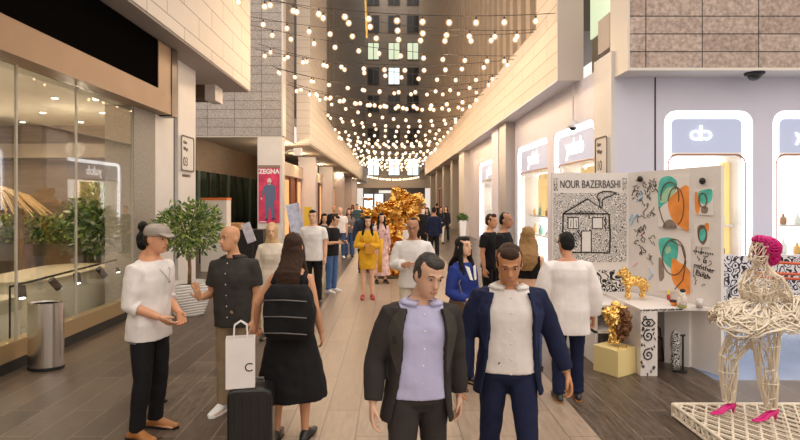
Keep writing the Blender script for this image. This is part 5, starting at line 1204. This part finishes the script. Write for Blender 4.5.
# --- right middle
H = human('woman in a royal blue jacket with a white collar and brown shoulder bag', at(463, 5.75), 38, 1.60, 'f', FAIR, .010, hair='wavy', hairc=hair_black, head=(-.15, .05, 0), arms=(((-.2, .0, -1), (.25, -.85, -.25)), ((.2, .05, -1), (-.2, -.8, -.3))),
    wear=[('jeans', navy), ('sweater', cloth('royal', (.025, .045, .22)), {'z0': -.05, 'inf': .022, 'loose': .012}), ('shoes', shoe_b)])
b = MB()
for sd in (-1, 1): b.plate([H.U @ V(p) for p in ((sd*.035, -.125, .47), (sd*.085, -.11, .49), (sd*.05, -.158, .33), (sd*.015, -.165, .32))], (0, -1, 0), .012)
H.put('collar', b, white_c, smooth=False)
b = MB(); b.plate([V((-.22, y-.12, .0+z)) for y, z in rrect(.26, .19, .04)], (1, 0, 0), .08); b.tube([(-.18, -.20, .08), (-.17, -.1, .3), (.10, -.02, .50), (.05, .1, .3)], .008, n=5); H.put('shoulder_bag', b, mat('bag_tan', (.13, .075, .05), .5), smooth=False)
human('tall man in a dark shirt in the right pair of heads behind the navy suit', at(504, 8.3), 60, 1.80, 'm', BROWN, MV, hair='buzz', wear=[('trousers', blk_c), ('tee', blk_c), ('shoes', shoe_b)], detail=False)
human('man in a dark shirt standing left in the pair behind the navy suit', at(490, 8.9), 50, 1.76, 'm', TAN, MV, hair='short', hairc=hair_brown, wear=[('trousers', blk_c), ('tee', blk_c), ('shoes', shoe_b)], detail=False)
human('woman with long wavy blonde hair, black crop top and jeans, seen from behind', at(528, 6.2), 160, 1.68, 'f', FAIR, .010, hair='wavy', hairc=hair_blond, head=(0, .3, 0), arms=(((-.2, .05, -1), (-.05, -.3, -1)), ((.35, -.35, -.7), (-.1, -.8, .3))),
    wear=[('jeans', denim), ('top', blk_c, {'z0': .20, 'z1': .47, 'tight': 1, 'inf': .012}), ('shoes', shoe_b)], detail=False)
H = human('man in a loose white jacket and navy trousers facing the doodle panel', at(568, 5.35), 172, 1.67, 'm', skin((.55, .25, .14)), NV, lean=.06, head=(.12, .25, 0), bulk=1.08, arms=(((-.26, .05, -1), (-.05, -.2, -1)), ((.26, .05, -1), (.05, -.2, -1))),
    legs=(((-.02, -.06, -1), (0, .03, -1)), ((.03, .02, -1), (.0, .14, -1))), hair='short', wear=[('trousers', navy, {'w': .068}), ('sweater', cloth('jacket_white', (.80, .74, .71)), {'z0': -.24, 'inf': .036, 'loose': .018, 'wr': .009, 'ws': 5, 'sleeve': .97, 'as': 'jacket'}), ('shoes', shoe_b, {'sole': shoe_t})], detail=False)

# --- crowd at the far end
crowd = [(420, 20, 'man', 'm', blk_c, blk_c, 'short', 'man in black with folded arms nearest the gold sculpture on its right side'), (427.5, 21.5, 'w', 'f', blk_c, blk_c, 'long', 'woman in a long black robe in the far crowd, second from the sculpture'),
         (434, 17.5, 'm', 'm', navy, blk_c, 'buzz', 'tall man in navy and black walking away in the far crowd'), (440.5, 24, 'f', 'f', blk_c, cream_c, 'long', 'woman in a black top and beige trousers near the white planter'),
         (446, 25.5, 'f', 'f', blk_c, blk_c, 'bob', 'woman in a black coat last in the far crowd beside the shop wall'), (416, 26, 'm', 'm', cloth('maroon', (.18, .03, .03)), blk_c, 'short', 'man in a maroon top far behind the gold sculpture'),
         (425, 30, 'm', 'm', white_c, denim, 'short', 'man in a white top deep in the far crowd'), (357, 28, 'm', 'm', cloth('teal_far', (.06, .10, .12)), blk_c, 'short', 'man in dark teal far back on the left of the walkway'), (352.5, 33, 'f', 'f', cream_c, blk_c, 'long', 'woman in a cream top far back by the left columns'), (437, 36, 'm', 'm', blk_c, denim, 'short', 'man in black and jeans farthest back on the right')]
for k, (px, y, _, sx, tp, bt, hr, lb) in enumerate(crowd):
    human(lb, at(px, y), (20, -30, 160, 10, -20, 5, 0, 15, 10, 170)[k], 1.76 if sx == 'm' else 1.68, sx, (TAN, FAIR, BROWN)[k % 3], .02, hair=hr, wear=[('trousers', bt, {'w': .07}), ('sweater', tp, {'z0': -.15 if tp is not bt else -.3}), ('shoes', shoe_b)], detail=False, group='far crowd' if False else None)

# ================================================================ wire figure on its lattice platform
lat = mat('lattice_white', (.80, .70, .56), .5); pink = mat('lattice_pink', (.66, .01, .20), .35)
t = thing('lattice_platform', 'low cream lattice platform carrying the wire figure', 'platform', (2.60, 3.3, 0))
b = MB(); W_, D_ = 2.1, 1.62
for z in (.015, .112):
    for k in range(-14, 22):
        for sg in (1, -1):
            # diagonal bars clipped to the rectangle
            x0 = k*.115 if sg > 0 else k*.115+.0; pts = []
            for q_ in range(0, 25):
                y = D_*q_/24; x = (x0+.62*y*sg) if sg > 0 else (x0+.9+.62*y*sg)
                if 0 <= x <= W_: pts.append(V((x, y, z)))
            if len(pts) > 1: b.tube([pts[0], pts[-1]], .0085, n=5)
    for p, q_ in (((0, 0), (W_, 0)), ((W_, 0), (W_, D_)), ((W_, D_), (0, D_)), ((0, D_), (0, 0))): b.tube([(p[0], p[1], z), (q_[0], q_[1], z)], .014, n=6)
for k in range(20):
    y = D_*k/20
    b.tube([(0, y, .015), (0, y+D_/40, .112)], .009, n=5); b.tube([(0, y+D_/40, .112), (0, y+D_/20, .015)], .009, n=5)
for k in range(22):
    x = W_*k/22
    for yy in (0, D_): b.tube([(x, yy, .015), (x+W_/44, yy, .112)], .009, n=5); b.tube([(x+W_/44, yy, .112), (x+W_/22, yy, .015)], .009, n=5)
for x in (0, W_):
    for y in (0, D_): b.tube([(x, y, .0), (x, y, .115)], .014, n=6)
b.build('lattice', lat, t)
PZ = .121
t = thing('wire_sculpture', 'cream wire lattice figure of a woman with pink hair and pink heels', 'sculpture', (3.155, 4.62, PZ)); t.scale = (.97, .97, .885)
# skeleton faces left (-X): local -y forward, turned by -80 degrees
RT = Matrix.Rotation(math.radians(-78), 4, 'Z'); b = MB(); U = Matrix.Rotation(-.10, 4, 'X'); hz = .84
zz = [-.10, -.05, .03, .12, .20, .28, .35, .42, .47, .505, .545]
fb = lambda z: prof('f', z)
T0 = Matrix.Translation((0, .02, hz)) @ U
b.loft([[T0 @ p for p in oval(hw*1.02, fr*(1.32 if .26 < z < .40 else 1), bk*(1.15 if z < .02 else 1), z)] for z in zz for hw, fr, bk in [fb(z)]])
HMs = T0 @ Matrix.Translation((0, -.03, .685)) @ Matrix.Rotation(-.18, 4, 'X')
b.tube([T0 @ V((0, .01, .48)), T0 @ V((0, 0, .56)), HMs @ V((0, .01, -.05))], [.055, .046, .05], n=12)
b.loft([[HMs @ p for p in oval(hw, -fr, bk, z)] for z, fr, bk, hw in HEAD]); b.ball(HMs @ V((0, -.10, -.025)), (.014, .022, .02))
feet = []
for sd, (k1, k2, sl) in ((1, ((.06, -.02, -1), (.0, .12, -1), .38)), (-1, ((-.02, -.62, -1), (-.0, .02, -1), .435))):
    Hp = T0 @ V((sd*.085, 0, -.04)); Kn = Hp+V(k1).normalized()*.40; An = Kn+V(k2).normalized()*sl
    b.tube([Hp, Hp.lerp(Kn, .4), Kn, Kn.lerp(An, .3), Kn.lerp(An, .7), An], [.112, .10, .072, .074, .056, .044], n=14); feet.append(An)
for sd in (-1, 1):
    S = T0 @ V((sd*.145, .01, .455)); b.tube([S, S+V((sd*.06, .10, -.24)), S+V((sd*.10, .02, -.44))], [.046, .036, .03], n=10)
zf = min(f.z for f in feet)
b.moved(RT @ Matrix.Translation((0, 0, .115-zf)))
me = b.remesh(.022, 2, decimate=.11, wire=.0185); me.polygons.foreach_set('use_smooth', [False]*len(me.polygons)); link('body', me, lat, t)
FT = RT @ Matrix.Translation((0, 0, .115-zf))
# tangled flared skirt
sk_ = MB(); q = random.Random(77); RG = []
SC = FT @ Matrix.Translation((0, .10, hz))
def skp(a, u):
    r = .13+.27*u+.04*math.sin(5*a+2*u); z = .20-.02*u-.14*u*u+.05*math.sin(3*a+1.1)*u+(.14*u if math.sin(a) > 0 else -.02*u)
    return SC @ V((r*math.cos(a)*.9, r*math.sin(a)*1.15, z))
for k in range(230):
    a = q.uniform(0, 2*PI); da = q.uniform(-.8, .8); u0 = q.uniform(0, .45); u1 = q.uniform(.6, 1.05); j = q.uniform(-.06, .02)
    sk_.tube([skp(a+da*i/6, u0+(u1-u0)*math.sin(PI*.5*i/6))+V((0, 0, j+q.uniform(-.012, .012))) for i in range(7)], .0085, n=5)
for k in range(110):
    a = q.uniform(0, 2*PI); u = q.uniform(.6, 1.02); sk_.tube([skp(a+.16*i, u+.04*math.sin(i*1.3+k))+V((0, 0, q.uniform(-.09, .03))) for i in range(7)], .008, n=5)
sk_.build('skirt', lat, t, smooth=True)
wg = MB(); wg.ball(HMs @ V((0, .055, .050)), (.112, .105, .105), nu=16, nv=10); wg.ball(HMs @ V((0, .095, -.035)), (.095, .070, .085)); wg.ball(HMs @ V((0, -.035, .105)), (.070, .055, .040))
wg.moved(FT); me = wg.remesh(.022, 2, decimate=.28, wire=.026); link('hair', me, pink, t)
wg = MB(); wg.ball(HMs @ V((0, .060, .050)), (.092, .085, .086), nu=16, nv=10); wg.moved(FT); wg.build('hair_lining', mat('pink_deep', (.30, .005, .09), .5), t, smooth=True)
for An in feet:
    c = MB(); A_ = V((An.x, An.y, An.z)); z0 = zf-.115
    c.tube([A_+V((0, .045, -.03)), A_+V((0, -.02, -.045)), V((A_.x, A_.y-.10, A_.z-.088)), V((A_.x, A_.y-.18, A_.z-.098))], [(.030, .030), (.032, .026), (.040, .018), (.026, .012)], n=12, side=(1, 0, 0), round_ends=True)
    c.tube([A_+V((0, .05, -.03)), A_+V((0, .045, -.075)), V((A_.x, A_.y+.05, A_.z-.113))], [.022, .014, .009], n=10); c.tube([A_+V((0, .055, -.03)), A_+V((0, .048, .02))], [(.03, .012), (.026, .01)], n=10, side=(1, 0, 0))
    me = c.remesh(.008, 2); me.transform(FT); link('shoe', me, pink, t)
bpy.data.scenes.remove(TMP)
